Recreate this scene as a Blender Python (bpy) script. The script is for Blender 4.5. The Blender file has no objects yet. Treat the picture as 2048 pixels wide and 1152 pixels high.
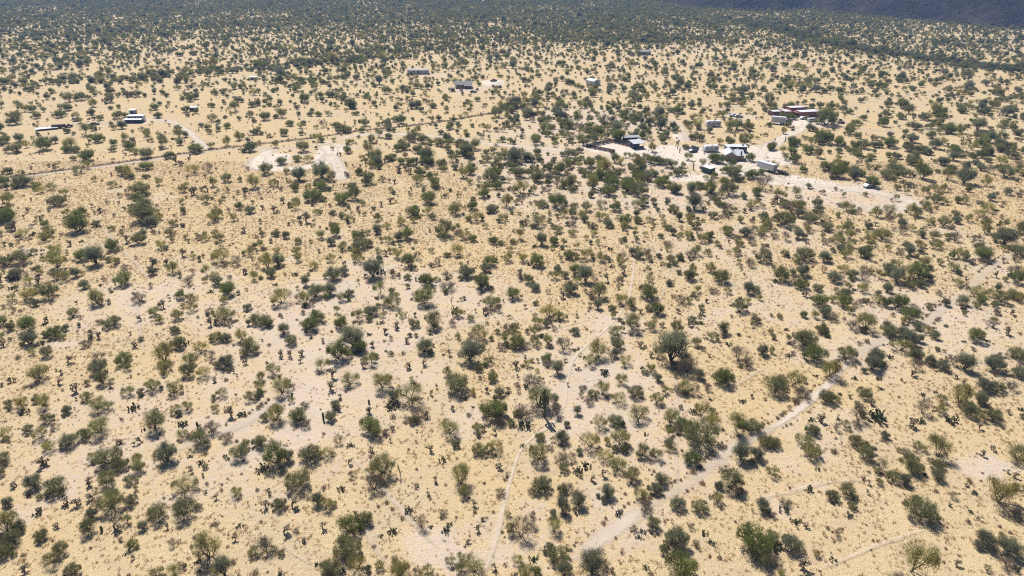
import bpy, math, random
import numpy as np
from mathutils import Vector, Matrix

# ------------------------------------------------------------------ camera, sky, sun, exposure
CAM_H = 85.0                      # drone height in metres
F = 1364.0                        # focal length in pixels of the 2048 px wide photograph
PITCH = math.atan((576 + 100) / F)
SP, CP = math.sin(PITCH), math.cos(PITCH)
SUN_AZ = math.radians(-21.0)      # from +Y towards +X
SUN_EL = math.radians(52.0)

sc = bpy.context.scene
COL = sc.collection
cam_d = bpy.data.cameras.new('camera')
cam_d.sensor_width = 36.0
cam_d.lens = 36.0 * F / 2048.0
cam_d.clip_start = 1.0
cam_d.clip_end = 40000.0
cam = bpy.data.objects.new('camera', cam_d)
cam.location = (0, 0, CAM_H)
cam.rotation_euler = (math.pi / 2 - PITCH, 0, 0)
COL.objects.link(cam)
sc.camera = cam

world = bpy.data.worlds.new('World')
sc.world = world
world.use_nodes = True
wn = world.node_tree
bg = wn.nodes['Background']
sky = wn.nodes.new('ShaderNodeTexSky')
sky.sky_type = 'NISHITA'
sky.sun_disc = False
sky.sun_elevation = SUN_EL
sky.sun_rotation = SUN_AZ
sky.altitude = 800.0
wn.links.new(sky.outputs[0], bg.inputs[0])
bg.inputs[1].default_value = 0.05

sun_d = bpy.data.lights.new('sun', 'SUN')
sun_d.energy = 5.0
sun_d.angle = math.radians(0.53)
sun_d.color = (1.0, 0.95, 0.87)
sun = bpy.data.objects.new('sun', sun_d)
S = Vector((math.sin(SUN_AZ) * math.cos(SUN_EL), math.cos(SUN_AZ) * math.cos(SUN_EL), math.sin(SUN_EL)))
sun.rotation_euler = S.to_track_quat('Z', 'Y').to_euler()
sun.location = S * 400
COL.objects.link(sun)

sc.view_settings.view_transform = 'Standard'
sc.view_settings.look = 'None'
sc.view_settings.exposure = 0.66
sc.view_settings.gamma = 1.0
sc.view_settings.use_curve_mapping = False
sc.render.engine = 'CYCLES'
sc.cycles.max_bounces = 5
sc.cycles.diffuse_bounces = 3
sc.cycles.transmission_bounces = 3
sc.cycles.transparent_max_bounces = 12
sc.cycles.volume_bounces = 0
sc.cycles.use_denoising = False
sc.cycles.pixel_filter_type = 'BLACKMAN_HARRIS'
sc.cycles.filter_width = 1.15
sc.cycles.use_adaptive_sampling = False

rng = np.random.default_rng(7)
random.seed(7)

def at(x, y):
    """ground point seen at pixel (x, y) of the photograph"""
    a, b = (x - 1024) / F, (y - 576) / F
    z = CAM_H / (SP + b * CP)
    return Vector((a * z, z * (CP - b * SP), 0.0))

def depth_y(y):
    return CAM_H / (SP + (y - 576) / F * CP)

def mpp(y):
    """metres per photograph pixel on the ground at row y"""
    return depth_y(y) / F

def proj(X, Y, Z=0.0):
    zc = Y * CP + (CAM_H - Z) * SP
    yc = -Y * SP + (CAM_H - Z) * CP
    return 1024 + F * X / zc, 576 + F * yc / zc

# ------------------------------------------------------------------ helpers
def tag(o, label=None, cat=None, group=None, kind=None):
    if label: o['label'] = label
    if cat: o['category'] = cat
    if group: o['group'] = group
    if kind: o['kind'] = kind
    return o

def link(o, parent=None):
    COL.objects.link(o)
    if parent is not None:
        o.parent = parent
    return o

def mesh_np(name, verts, faces, mats=(), midx=None, attrs=None, smooth=False):
    me = bpy.data.meshes.new(name)
    me.from_pydata([tuple(v) for v in verts], [], [tuple(f) for f in faces])
    for m in mats:
        me.materials.append(m)
    if midx is not None:
        me.polygons.foreach_set('material_index', np.asarray(midx, dtype=np.int32))
    if attrs:
        for k, v in attrs.items():
            at_ = me.attributes.new(k, 'FLOAT', 'POINT')
            at_.data.foreach_set('value', np.asarray(v, dtype=np.float32))
    if smooth:
        me.polygons.foreach_set('use_smooth', np.ones(len(me.polygons), dtype=bool))
    me.update()
    return me

def new_mat(name):
    m = bpy.data.materials.new(name)
    m.use_nodes = True
    nt = m.node_tree
    for n in list(nt.nodes):
        nt.nodes.remove(n)
    out = nt.nodes.new('ShaderNodeOutputMaterial')
    return m, nt, out

def N(nt, t, **kw):
    n = nt.nodes.new(t)
    for k, v in kw.items():
        setattr(n, k, v)
    return n

def val(nt, v):
    n = nt.nodes.new('ShaderNodeValue'); n.outputs[0].default_value = v
    return n.outputs[0]

def math_n(nt, op, a, b=None, c=None, clamp=False):
    n = nt.nodes.new('ShaderNodeMath'); n.operation = op; n.use_clamp = clamp
    for i, x in enumerate((a, b, c)):
        if x is None: continue
        if isinstance(x, (int, float)): n.inputs[i].default_value = x
        else: nt.links.new(x, n.inputs[i])
    return n.outputs[0]

def mixc(nt, fac, a, b, blend='MIX'):
    n = nt.nodes.new('ShaderNodeMix'); n.data_type = 'RGBA'; n.blend_type = blend
    n.clamp_factor = True
    for i, x in ((0, fac), (6, a), (7, b)):
        if isinstance(x, (int, float)): n.inputs[i].default_value = x
        elif isinstance(x, tuple): n.inputs[i].default_value = (*x, 1) if len(x) == 3 else x
        else: nt.links.new(x, n.inputs[i])
    return n.outputs[2]

def maprange(nt, x, a, b, c=0.0, d=1.0, smooth=True):
    n = nt.nodes.new('ShaderNodeMapRange')
    n.interpolation_type = 'SMOOTHSTEP' if smooth else 'LINEAR'
    nt.links.new(x, n.inputs[0])
    for i, v in ((1, a), (2, b), (3, c), (4, d)):
        n.inputs[i].default_value = v
    return n.outputs[0]

def noise(nt, vec, scale, detail=3.0, rough=0.55, dist=0.0):
    n = nt.nodes.new('ShaderNodeTexNoise')
    n.inputs['Scale'].default_value = scale
    n.inputs['Detail'].default_value = detail
    n.inputs['Roughness'].default_value = rough
    n.inputs['Distortion'].default_value = dist
    nt.links.new(vec, n.inputs['Vector'])
    return n.outputs[0]

def attr(nt, name, out=2):
    n = nt.nodes.new('ShaderNodeAttribute'); n.attribute_name = name
    return n.outputs[out]

def principled(nt, out, color, rough=0.9, spec=0.15, metal=0.0, normal=None):
    p = nt.nodes.new('ShaderNodeBsdfPrincipled')
    if isinstance(color, tuple): p.inputs['Base Color'].default_value = (*color, 1)
    else: nt.links.new(color, p.inputs['Base Color'])
    p.inputs['Roughness'].default_value = rough
    p.inputs['Specular IOR Level'].default_value = spec
    p.inputs['Metallic'].default_value = metal
    if normal is not None: nt.links.new(normal, p.inputs['Normal'])
    nt.links.new(p.outputs[0], out.inputs[0])
    return p

def plain(name, color, rough=0.7, spec=0.3, metal=0.0, wear=0.12, scale=1.5):
    """paint or metal with a little dirt and unevenness"""
    m, nt, out = new_mat(name)
    geo = N(nt, 'ShaderNodeTexCoord')
    n1 = noise(nt, geo.outputs['Object'], scale, 4.0, 0.6)
    f = maprange(nt, n1, 0.35, 0.75, 0.0, 1.0)
    dark = tuple(c * (1 - 2.2 * wear) + 0.02 * wear for c in color)
    c = mixc(nt, f, color, dark)
    principled(nt, out, c, rough, spec, metal)
    return m

# ------------------------------------------------------------------ map of the place
def poly(pts, step=1.0):
    """world polyline through ground points seen at photo pixels, smoothed and resampled"""
    P = [at(*p) for p in pts]
    P = np.array([(p.x, p.y) for p in P])
    if len(P) > 2:                                   # Catmull-Rom
        Q = np.vstack([2 * P[0] - P[1], P, 2 * P[-1] - P[-2]])
        out = []
        for i in range(1, len(Q) - 2):
            n = max(2, int(np.linalg.norm(Q[i + 1] - Q[i]) / step))
            for t in np.linspace(0, 1, n, endpoint=False):
                p0, p1, p2, p3 = Q[i - 1], Q[i], Q[i + 1], Q[i + 2]
                out.append(0.5 * (2 * p1 + (p2 - p0) * t + (2 * p0 - 5 * p1 + 4 * p2 - p3) * t * t + (3 * p1 - p0 - 3 * p2 + p3) * t ** 3))
        out.append(P[-1])
        return np.array(out)
    n = max(2, int(np.linalg.norm(P[1] - P[0]) / step))
    return np.array([P[0] + (P[1] - P[0]) * t for t in np.linspace(0, 1, n + 1)])

ROADS = [  # name, width m, kind of surface, strength, pixel points
    ('dirt_road', 3.2, [(-60, 369), (0, 360), (100, 347), (200, 334), (300, 320), (400, 306), (460, 300), (540, 297), (600, 295), (645, 291)], 'pale dirt road coming in from the edge past the berm', 0.6),
    ('dirt_road', 6.5, [(545, 298), (520, 315), (517, 330), (545, 338), (600, 336), (640, 328), (662, 312), (660, 297), (640, 291)], 'chalky turning loop around the little island of trees', 1.0),
    ('dirt_road', 5.5, [(655, 308), (672, 325), (680, 345), (686, 362)], 'short chalky spur leading down off the turning loop', 0.85),
    ('dirt_road', 3.8, [(640, 291), (670, 280), (715, 271), (770, 268), (830, 270), (890, 275), (960, 285), (1040, 294), (1110, 300), (1180, 301)], 'pale dirt road running from the loop to the corral', 0.85),
    ('dirt_road', 3.0, [(665, 293), (720, 295), (765, 297)], 'faint pale track fading out beside the loop', 0.6),
    ('dirt_road', 4.2, [(250, 241), (300, 239), (340, 243), (368, 257), (392, 277), (404, 292), (420, 302)], 'pale driveway curving down from the blue-fronted home', 0.85),
    ('dirt_road', 5.0, [(140, 250), (200, 247), (255, 243)], 'worn strip of dirt past the flatbed trailer', 0.5),
    ('dirt_road', 6.0, [(1480, 340), (1510, 322), (1530, 300), (1555, 283), (1580, 268), (1605, 257), (1625, 248)], 'wide dirt drive climbing to the red adobe house', 0.95),
    ('dirt_road', 6.5, [(1440, 352), (1500, 352), (1560, 360), (1630, 370), (1710, 379), (1780, 391), (1825, 405), (1795, 416), (1740, 418), (1715, 412)], 'long dirt drive looping round past the box trailer', 0.85),
    ('dirt_road', 3.2, [(1340, 238), (1358, 250), (1368, 265), (1371, 285)], 'short pale track running down through grey scrub', 0.7),
    ('dirt_road', 3.0, [(1620, 247), (1700, 258), (1780, 262), (1880, 262), (2000, 264), (2070, 266)], 'thin track heading off past the dark spreading tree', 0.35),
    ('dirt_road', 3.0, [(1690, 215), (1760, 200), (1850, 185), (1960, 160)], 'faint track slanting up through far scrub', 0.35),
    ('dirt_road', 4.0, [(880, 178), (930, 181), (980, 172), (1010, 163)], 'pale yard track by the tan gabled house', 0.8),
    ('wash', 3.0, [(1150, 1122), (1195, 1084), (1235, 1056), (1270, 1030), (1305, 1005)], 'wide sandy mouth of the dry wash near the bottom edge', .72),
    ('wash', 1.8, [(1285, 1020), (1330, 995), (1390, 958), (1445, 915)], 'narrow stretch of the dry wash hidden among trees', .4),
    ('wash', 2.6, [(1420, 935), (1455, 903), (1500, 880), (1550, 855)], 'pale sandy bend of the dry wash beside round trees', .6),
    ('wash', 1.9, [(1535, 862), (1580, 833), (1620, 800), (1655, 770), (1700, 722)], 'straight pale stretch of the dry wash between low banks', .85),
    ('wash', 2.0, [(1690, 728), (1730, 698), (1780, 672), (1850, 645), (1890, 615), (1930, 585), (1990, 530), (2060, 490)], 'upper end of the wash fading out among trees', .4),
    ('wash', 2.6, [(340, 905), (400, 882), (470, 855), (520, 828), (560, 800)], 'short stretch of bare sandy rut among shrubs', 0.55),
    ('footpath', .8, [(960, 1160), (985, 1100), (1010, 1000), (1035, 915), (1060, 880), (1105, 848), (1128, 810), (1135, 760), (1150, 715), (1190, 678), (1230, 640), (1255, 600), (1266, 550), (1268, 510), (1280, 470), (1290, 448)], 'narrow footpath winding up past the tall saguaro', 0.75),
    ('footpath', .8, [(1356, 985), (1352, 900), (1354, 820), (1350, 745)], 'thin trail running up through trees', 0.55),
    ('footpath', 0.9, [(700, 915), (740, 950), (790, 1005), (830, 1050), (880, 1100)], 'straight pale cattle trail through dry grass', 0.55),
    ('footpath', 0.9, [(720, 1040), (745, 1085), (775, 1130)], 'short pale cattle trail beside big green tree', 0.5),
    ('footpath', 1.2, [(185, 430), (225, 480), (270, 525), (300, 560)], 'pale trail slanting down through sparse grass', 0.45),
    ('footpath', 1.0, [(272, 590), (278, 640), (286, 700)], 'thin white trail running straight down', 0.45),
    ('footpath', 0.9, [(1530, 735), (1480, 765), (1430, 795)], 'thin rut branching off towards the wash', 0.4),
    ('footpath', 0.8, [(1640, 1140), (1700, 1115), (1760, 1090), (1850, 1060)], 'thin rut curving through open straw', 0.45),
    ('footpath', 0.8, [(60, 925), (130, 890), (190, 868), (260, 845)], 'thin rut slanting up near the edge of the photo', 0.4),
    ('footpath', 0.7, [(560, 1085), (590, 1110), (640, 1140)], 'faint cattle trail near the bottom edge', 0.4),
    ('footpath', 0.7, [(1300, 640), (1320, 600), (1335, 560), (1342, 520)], 'faint trail beside the main footpath', 0.4),
    ('footpath', 0.7, [(1180, 640), (1120, 655), (1060, 680), (1010, 720)], 'faint trail wandering off across pale sand', 0.35),
    ('footpath', 0.7, [(1290, 448), (1310, 430), (1345, 415), (1400, 405)], 'faint trail leading up towards the compound', 0.4),
    ('footpath', 0.8, [(430, 640), (470, 600), (540, 575), (620, 560), (700, 560)], 'faint trail crossing the pale sandy flat', 0.35),
    ('footpath', 0.8, [(1500, 1000), (1580, 985), (1660, 965), (1760, 960)], 'faint trail crossing open straw above the corner trees', 0.35),
    ('footpath', 1.0, [(880, 395), (905, 420), (935, 440)], 'thin trail through the middle scrub', 0.4),
]
ROADP = [(r[0], r[1], poly(r[2]), r[4], r[3]) for r in ROADS]

# bare sand and trodden ground: centre pixel, half width and half height in pixels, strength
SAND = [
 (300, 592, 90, 38, .75), (420, 560, 70, 25, .6), (560, 645, 130, 42, .85), (640, 715, 70, 55, .9), (610, 800, 80, 70, .95), (590, 880, 90, 45, .9),
 (500, 940, 70, 34, .85), (400, 850, 60, 40, .75), (250, 800, 80, 50, .6), (640, 590, 90, 45, .8), (740, 540, 90, 34, .7), (850, 570, 120, 40, .8), (900, 610, 70, 30, .7),
 (760, 680, 130, 45, .8), (820, 740, 80, 40, .6), (930, 840, 50, 50, .7), (890, 790, 60, 30, .5), (1180, 735, 70, 45, .85), (1235, 660, 75, 30, .85), (1260, 760, 70, 50, .8),
 (1170, 810, 70, 60, .8), (1130, 870, 60, 40, .7), (1290, 830, 50, 50, .6), (1090, 690, 60, 30, .55), (895, 1105, 75, 45, .9), (960, 1120, 60, 30, .7), (150, 682, 46, 16, .9), (65, 500, 40, 12, .85),
 (105, 965, 30, 40, .75), (40, 1020, 45, 40, .6), (180, 905, 40, 20, .7), (270, 900, 50, 34, .7), (1255, 1060, 60, 32, .6), (1960, 925, 55, 20, .85), (1640, 970, 30, 20, .85), (1560, 1020, 30, 34, .7),
 (1690, 850, 60, 40, .6), (1600, 700, 60, 40, .6), (1880, 630, 90, 40, .75), (1760, 690, 60, 34, .7), (1720, 560, 60, 28, .6), (1450, 620, 70, 28, .55), (1940, 480, 60, 40, .5), (1980, 530, 60, 40, .6),
 (1620, 470, 80, 40, .5), (1360, 520, 60, 40, .45), (1100, 440, 90, 30, .5), (1400, 650, 70, 30, .5), (1050, 560, 50, 20, .4), (1500, 560, 60, 24, .4),
 (1180, 245, 170, 42, .75), (1120, 330, 190, 60, .75), (1280, 390, 190, 45, .75), (1060, 395, 110, 40, .6), (1500, 400, 130, 30, .65), (1310, 345, 120, 40, .7), (1050, 275, 110, 30, .6),
 (1345, 306, 125, 16, 1.), (1218, 295, 50, 12, 1.), (1470, 333, 90, 18, .95), (1535, 312, 55, 22, .95), (1380, 356, 50, 9, .9), (1570, 362, 60, 12, .9), (1290, 300, 40, 10, .95), (1650, 376, 120, 14, .75),
 (1440, 322, 60, 16, .9), (1600, 243, 60, 12, .9), (1660, 247, 50, 8, .75), (1480, 233, 50, 8, .7), (1580, 220, 70, 8, .6), (1430, 258, 45, 8, .5), (1700, 400, 60, 18, .3),
 (600, 312, 75, 26, .45), (540, 322, 40, 18, .9), (657, 305, 30, 18, .9), (520, 300, 50, 8, .7), (290, 241, 50, 6, .7), (200, 248, 60, 5, .5), (330, 240, 30, 5, .6), (270, 400, 50, 8, .5), (335, 392, 45, 7, .6),
 (930, 180, 60, 7, .8), (985, 165, 25, 7, .95), (1185, 168, 25, 5, .6), (870, 152, 40, 6, .6), (1880, 350, 60, 20, .2), (220, 385, 25, 7, .6), (1100, 150, 60, 8, .3),
 (1150, 215, 60, 16, .5), (1690, 392, 180, 34, .8), (600, 760, 260, 180, 0.69), (250, 850, 220, 130, 0.59), (850, 600, 260, 80, 0.65), (1180, 780, 170, 150, 0.73), (560, 620, 300, 60, 0.65), (1350, 880, 140, 110, 0.61),
 (1250, 1030, 130, 80, 0.59), (1850, 640, 190, 80, 0.65), (300, 600, 200, 60, 0.59), (1150, 640, 140, 40, 0.55), (1600, 870, 110, 60, 0.53), (1050, 1080, 120, 60, 0.58), (420, 980, 130, 50, 0.53), (1700, 700, 120, 60, 0.63), (1560, 600, 150, 60, 0.51), (120, 940, 100, 60, 0.55), (1460, 480, 200, 50, 0.51),
 (1605, 366, 75, 11, .9), (1700, 379, 70, 7, .9), (1785, 397, 42, 11, .9), (1750, 416, 70, 6, .9), (1610, 386, 45, 16, .9), (1660, 405, 50, 8, .9), (1330, 325, 60, 8, .9), (1260, 305, 60, 8, .9), (1400, 312, 60, 14, 1.), (1500, 300, 40, 10, .9), (1360, 275, 18, 10, .9), (560, 520, 40, 16, .55), (690, 470, 40, 14, .5), (80, 860, 40, 20, .5), (970, 660, 80, 24, .35), (1820, 1040, 40, 20, .4), (340, 1100, 50, 20, .3), (1080, 1010, 40, 30, .5), (1600, 330, 40, 12, .3),
]
SANDW = []
for (x, y, rx, ry, s) in SAND:
    c = at(x, y)
    ryw = abs(at(x, y - ry).y - at(x, y + ry).y) / 2
    SANDW.append((c.x, c.y, rx * mpp(y), ryw, s))

def wobble(X, Y, k, seed):
    """cheap smooth pseudo-noise, about -1..1"""
    r = np.random.default_rng(seed)
    out = np.zeros_like(X, dtype=float); amp = 0
    for i in range(7):
        a = r.uniform(0, 2 * math.pi); f = k * 2 ** r.uniform(-1, 1.6); p = r.uniform(0, 6.28)
        w = 1 / (f / k) ** .5
        out += w * np.sin(f * (X * math.cos(a) + Y * math.sin(a)) + p + 1.3 * np.sin(f * .6 * (Y * math.cos(a) - X * math.sin(a)) + p * 2)); amp += w
    return out / amp * 1.8

YARDW = [SANDW[i] for i, q in enumerate(SAND) if q[1] < 385 and q[4] >= .9]
def yard_at(X, Y):
    s = np.zeros_like(X, dtype=float)
    wx = X + 1.2 * wobble(X, Y, .3, 3); wy = Y + 1.8 * wobble(X, Y, .25, 4)
    for (cx, cy, rx, ry, k) in YARDW:
        q = ((wx - cx) / rx) ** 2 + ((wy - cy) / ry) ** 2
        s = np.maximum(s, np.clip(1.5 - 1.1 * q, 0, 1))
    return s

def sand_at(X, Y):
    s = np.zeros_like(X, dtype=float)
    wx = X + 2.5 * wobble(X, Y, .25, 1); wy = Y + 3.5 * wobble(X, Y, .2, 2)
    for (cx, cy, rx, ry, k) in SANDW:
        q = ((wx - cx) / rx) ** 2 + ((wy - cy) / ry) ** 2
        s = np.maximum(s, k * np.clip(1.25 - .85 * q, 0, 1))
    return s

def road_dist(X, Y):
    """distance to the nearest road minus half its width (rough, for keeping plants off)"""
    d = np.full(X.shape, 1e9)
    for (nm, w, P, k, _l) in ROADP:
        if nm == 'footpath': continue
        for p in P[::3]:
            d = np.minimum(d, np.hypot(X - p[0], Y - p[1]) - w * .5)
    return d

# hills beyond the flats
HILLS = [(900, 1160, 410, 390, 240, 11), (400, 1420, 150, 270, 150, 12), (1350, 1500, 500, 500, 260, 13), (900, 1900, 500, 420, 240, 14), (-1500, 5200, 900, 500, 60, 15)]
def hill_z(X, Y):
    z = np.zeros_like(X, dtype=float)
    for (cx, cy, rx, ry, hh, sd) in HILLS:
        q = np.hypot((X - cx) / rx, (Y - cy) / ry) + .07 * wobble(X, Y, .02, sd)
        t = np.clip(1 - q, 0, 1)
        z = np.maximum(z, hh * t * (1.25 - .25 * t) * (1 + .2 * wobble(X, Y, .035, sd + 5) + .1 * wobble(X, Y, .11, sd + 6)) + 0 * q)
    return z
# ------------------------------------------------------------------ ground
def axis(lo, hi, step, far_lo, far_hi, grow):
    a = list(np.arange(lo, hi + 1e-6, step))
    s, x = step, hi
    while x < far_hi:
        s *= grow; x += s; a.append(x)
    s, x = step, lo
    while x > far_lo:
        s *= grow; x -= s; a.insert(0, x)
    return np.array(a)

def ground_material():
    m, nt, out = new_mat('desert_ground')
    tc = N(nt, 'ShaderNodeTexCoord'); P = tc.outputs['Object']
    sand = attr(nt, 'sand')
    big = noise(nt, P, 0.02, 3, .6)
    mid = noise(nt, P, 0.16, 4, .6)
    small = noise(nt, P, 1.1, 4, .65)
    blot = noise(nt, P, .55, 4, .75)
    fine = noise(nt, P, 5.0, 3, .7)
    # straw grass
    straw = mixc(nt, maprange(nt, mid, .35, .68), (.545, .430, .262), (.490, .380, .232))
    straw = mixc(nt, maprange(nt, big, .40, .65), straw, (.535, .412, .232))
    straw = mixc(nt, maprange(nt, small, .50, .72, 0, .55), straw, (.61, .50, .315))
    hue = noise(nt, P, .045, 4, .6, .8); hue2 = noise(nt, P, .009, 3, .6)
    straw = mixc(nt, maprange(nt, hue, .48, .66, 0, .7), straw, (.480, .395, .265))
    straw = mixc(nt, maprange(nt, hue2, .45, .62, 0, .5), straw, (.530, .395, .215))
    # dead stalks, litter and thatch between the tufts
    straw = mixc(nt, maprange(nt, fine, .47, .62, 0, .78), straw, (.27, .195, .115))
    straw = mixc(nt, maprange(nt, blot, .54, .70, 0, .42), straw, (.31, .225, .14))
    # bare sand: pale pinkish grey
    sandc = mixc(nt, maprange(nt, mid, .3, .7), (.545, .458, .388), (.485, .400, .330))
    sandc = mixc(nt, maprange(nt, fine, .48, .68, 0, .55), sandc, (.34, .265, .205))
    # ragged border: the sand map is broken up by noise at two sizes
    t = math_n(nt, 'ADD', sand, math_n(nt, 'MULTIPLY', math_n(nt, 'SUBTRACT', mid, .5), 1.9))
    t = math_n(nt, 'ADD', t, math_n(nt, 'MULTIPLY', math_n(nt, 'SUBTRACT', small, .5), 1.7))
    f = maprange(nt, t, .15, 1.15, 0, .9)
    col = mixc(nt, f, straw, sandc)
    yd = math_n(nt, 'ADD', attr(nt, 'yard'), math_n(nt, 'MULTIPLY', math_n(nt, 'SUBTRACT', mid, .5), .8))
    col = mixc(nt, maprange(nt, yd, .3, .8, 0, .92), col, mixc(nt, maprange(nt, small, .35, .7), (.600, .530, .460), (.520, .450, .380)))
    # reddish brown bare soil in small patches
    soil = noise(nt, P, .33, 3, .6)
    col = mixc(nt, maprange(nt, soil, .58, .74, 0, .55), col, (.33, .235, .165))
    bump = N(nt, 'ShaderNodeBump')
    bump.inputs['Strength'].default_value = .85
    bump.inputs['Distance'].default_value = .30
    hgt = math_n(nt, 'ADD', math_n(nt, 'MULTIPLY', fine, .55), math_n(nt, 'MULTIPLY', small, .9))
    nt.links.new(hgt, bump.inputs['Height'])
    principled(nt, out, col, .95, .08, normal=bump.outputs[0])
    return m

gx = axis(-205, 205, 1.25, -14000, 14000, 1.07)
gy = axis(66, 330, 1.25, -6000, 16000, 1.05)
GX, GY = np.meshgrid(gx, gy)
nx, ny = len(gx), len(gy)
sand = np.zeros(GX.shape); yard = np.zeros(GX.shape)
inner = (GY > 50) & (GY < 900) & (np.abs(GX) < 700)
sand[inner] = sand_at(GX[inner], GY[inner]); yard[inner] = yard_at(GX[inner], GY[inner])
far_ = GY > 600
sand[far_] = np.maximum(sand[far_], .25)
idx = np.arange(nx * ny).reshape(ny, nx)
gme = bpy.data.meshes.new('ground')
V = np.stack([GX.ravel(), GY.ravel(), np.zeros(nx * ny)], 1)
Fq = np.stack([idx[:-1, :-1].ravel(), idx[:-1, 1:].ravel(), idx[1:, 1:].ravel(), idx[1:, :-1].ravel()], 1)
gme.vertices.add(len(V)); gme.vertices.foreach_set('co', V.ravel())
gme.loops.add(Fq.size); gme.loops.foreach_set('vertex_index', Fq.ravel().astype(np.int32))
gme.polygons.add(len(Fq)); gme.polygons.foreach_set('loop_start', np.arange(0, Fq.size, 4, dtype=np.int32))
gme.update(calc_edges=True)
a_ = gme.attributes.new('sand', 'FLOAT', 'POINT'); a_.data.foreach_set('value', sand.ravel().astype(np.float32))
a_ = gme.attributes.new('yard', 'FLOAT', 'POINT'); a_.data.foreach_set('value', yard.ravel().astype(np.float32))
gme.materials.append(ground_material())
ground = link(bpy.data.objects.new('ground', gme))
tag(ground, 'dry straw-coloured desert ground with pale sandy patches', None, None, 'structure')

# ------------------------------------------------------------------ roads, wash, trails: thin sheets with worn, broken edges
def track_material(name, c1, c2, ruts):
    m, nt, out = new_mat(name)
    tc = N(nt, 'ShaderNodeTexCoord'); P = tc.outputs['Object']
    e = attr(nt, 'edge'); u = attr(nt, 'across'); k = attr(nt, 'strength')
    mid = noise(nt, P, .35, 4, .65); fine = noise(nt, P, 3.5, 4, .7)
    c = mixc(nt, maprange(nt, mid, .3, .7), c1, c2)
    c = mixc(nt, maprange(nt, fine, .5, .75, 0, .35), c, tuple(x * .72 for x in c1))
    if ruts:   # a weedy crown between two wheel ruts
        mid_strip = maprange(nt, math_n(nt, 'ABSOLUTE', u), .12, .3, .55, 0)
        c = mixc(nt, math_n(nt, 'MULTIPLY', mid_strip, maprange(nt, mid, .4, .6)), c, (.44, .335, .20))
    a = math_n(nt, 'ADD', math_n(nt, 'MULTIPLY', e, 2.2), math_n(nt, 'MULTIPLY', math_n(nt, 'SUBTRACT', mid, .5), 2.3))
    a = math_n(nt, 'ADD', a, math_n(nt, 'MULTIPLY', math_n(nt, 'SUBTRACT', fine, .5), 1.4))
    if not ruts:   # sand bars broken by tufts and litter
        a = math_n(nt, 'ADD', a, math_n(nt, 'MULTIPLY', math_n(nt, 'SUBTRACT', noise(nt, P, 1.1, 4, .7), .5), 1.8))
    a = math_n(nt, 'MULTIPLY', maprange(nt, a, .1, 1.5), k, clamp=True)
    p = N(nt, 'ShaderNodeBsdfPrincipled')
    nt.links.new(c, p.inputs['Base Color']); p.inputs['Roughness'].default_value = .95
    p.inputs['Specular IOR Level'].default_value = .08
    b = N(nt, 'ShaderNodeBump'); b.inputs['Strength'].default_value = .5; b.inputs['Distance'].default_value = .2
    nt.links.new(fine, b.inputs['Height']); nt.links.new(b.outputs[0], p.inputs['Normal'])
    tr = N(nt, 'ShaderNodeBsdfTransparent'); mx = N(nt, 'ShaderNodeMixShader')
    nt.links.new(a, mx.inputs[0]); nt.links.new(tr.outputs[0], mx.inputs[1]); nt.links.new(p.outputs[0], mx.inputs[2])
    nt.links.new(mx.outputs[0], out.inputs[0])
    return m
M_ROAD = track_material('packed_dirt', (.610, .540, .470), (.530, .460, .390), True)
M_WASH = track_material('wash_sand', (.610, .520, .440), (.535, .445, .365), False)
M_PATH = track_material('trodden_dust', (.610, .515, .410), (.545, .450, .350), False)

def ribbon(name, P, width, mat, z, strength, label):
    r = np.random.default_rng(len(P))
    T = np.gradient(P, axis=0); T /= np.maximum(np.linalg.norm(T, axis=1, keepdims=True), 1e-6)
    Nn = np.stack([-T[:, 1], T[:, 0]], 1)
    cols = np.array([-1, -.7, -.35, 0, .35, .7, 1])
    w = width * (1 + .18 * np.sin(np.arange(len(P)) * .21 + r.uniform(0, 6)) + .12 * r.normal(size=len(P)).cumsum().clip(-1, 1))
    verts, edge, across = [], [], []
    L = len(P)
    for i in range(L):
        fade = min(1, i / 6, (L - 1 - i) / 6)
        for c in cols:
            q = P[i] + Nn[i] * c * w[i] * .72
            verts.append((q[0], q[1], z)); edge.append((1 - abs(c)) * (.35 + .65 * fade)); across.append(c * .72)
    faces = []
    n = len(cols)
    for i in range(L - 1):
        for j in range(n - 1):
            faces.append((i * n + j, i * n + j + 1, (i + 1) * n + j + 1, (i + 1) * n + j))
    me = mesh_np(name, verts, faces, [mat], None, {'edge': edge, 'across': across, 'strength': [strength] * len(verts)})
    o = link(bpy.data.objects.new(name, me))
    tag(o, label, None, None, 'structure')
zz = .006
for (nm, w, P, k, lab) in ROADP:
    zz += .005
    ribbon(nm, P, w, {'dirt_road': M_ROAD, 'wash': M_WASH, 'footpath': M_PATH}[nm], zz, k, lab)

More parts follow.
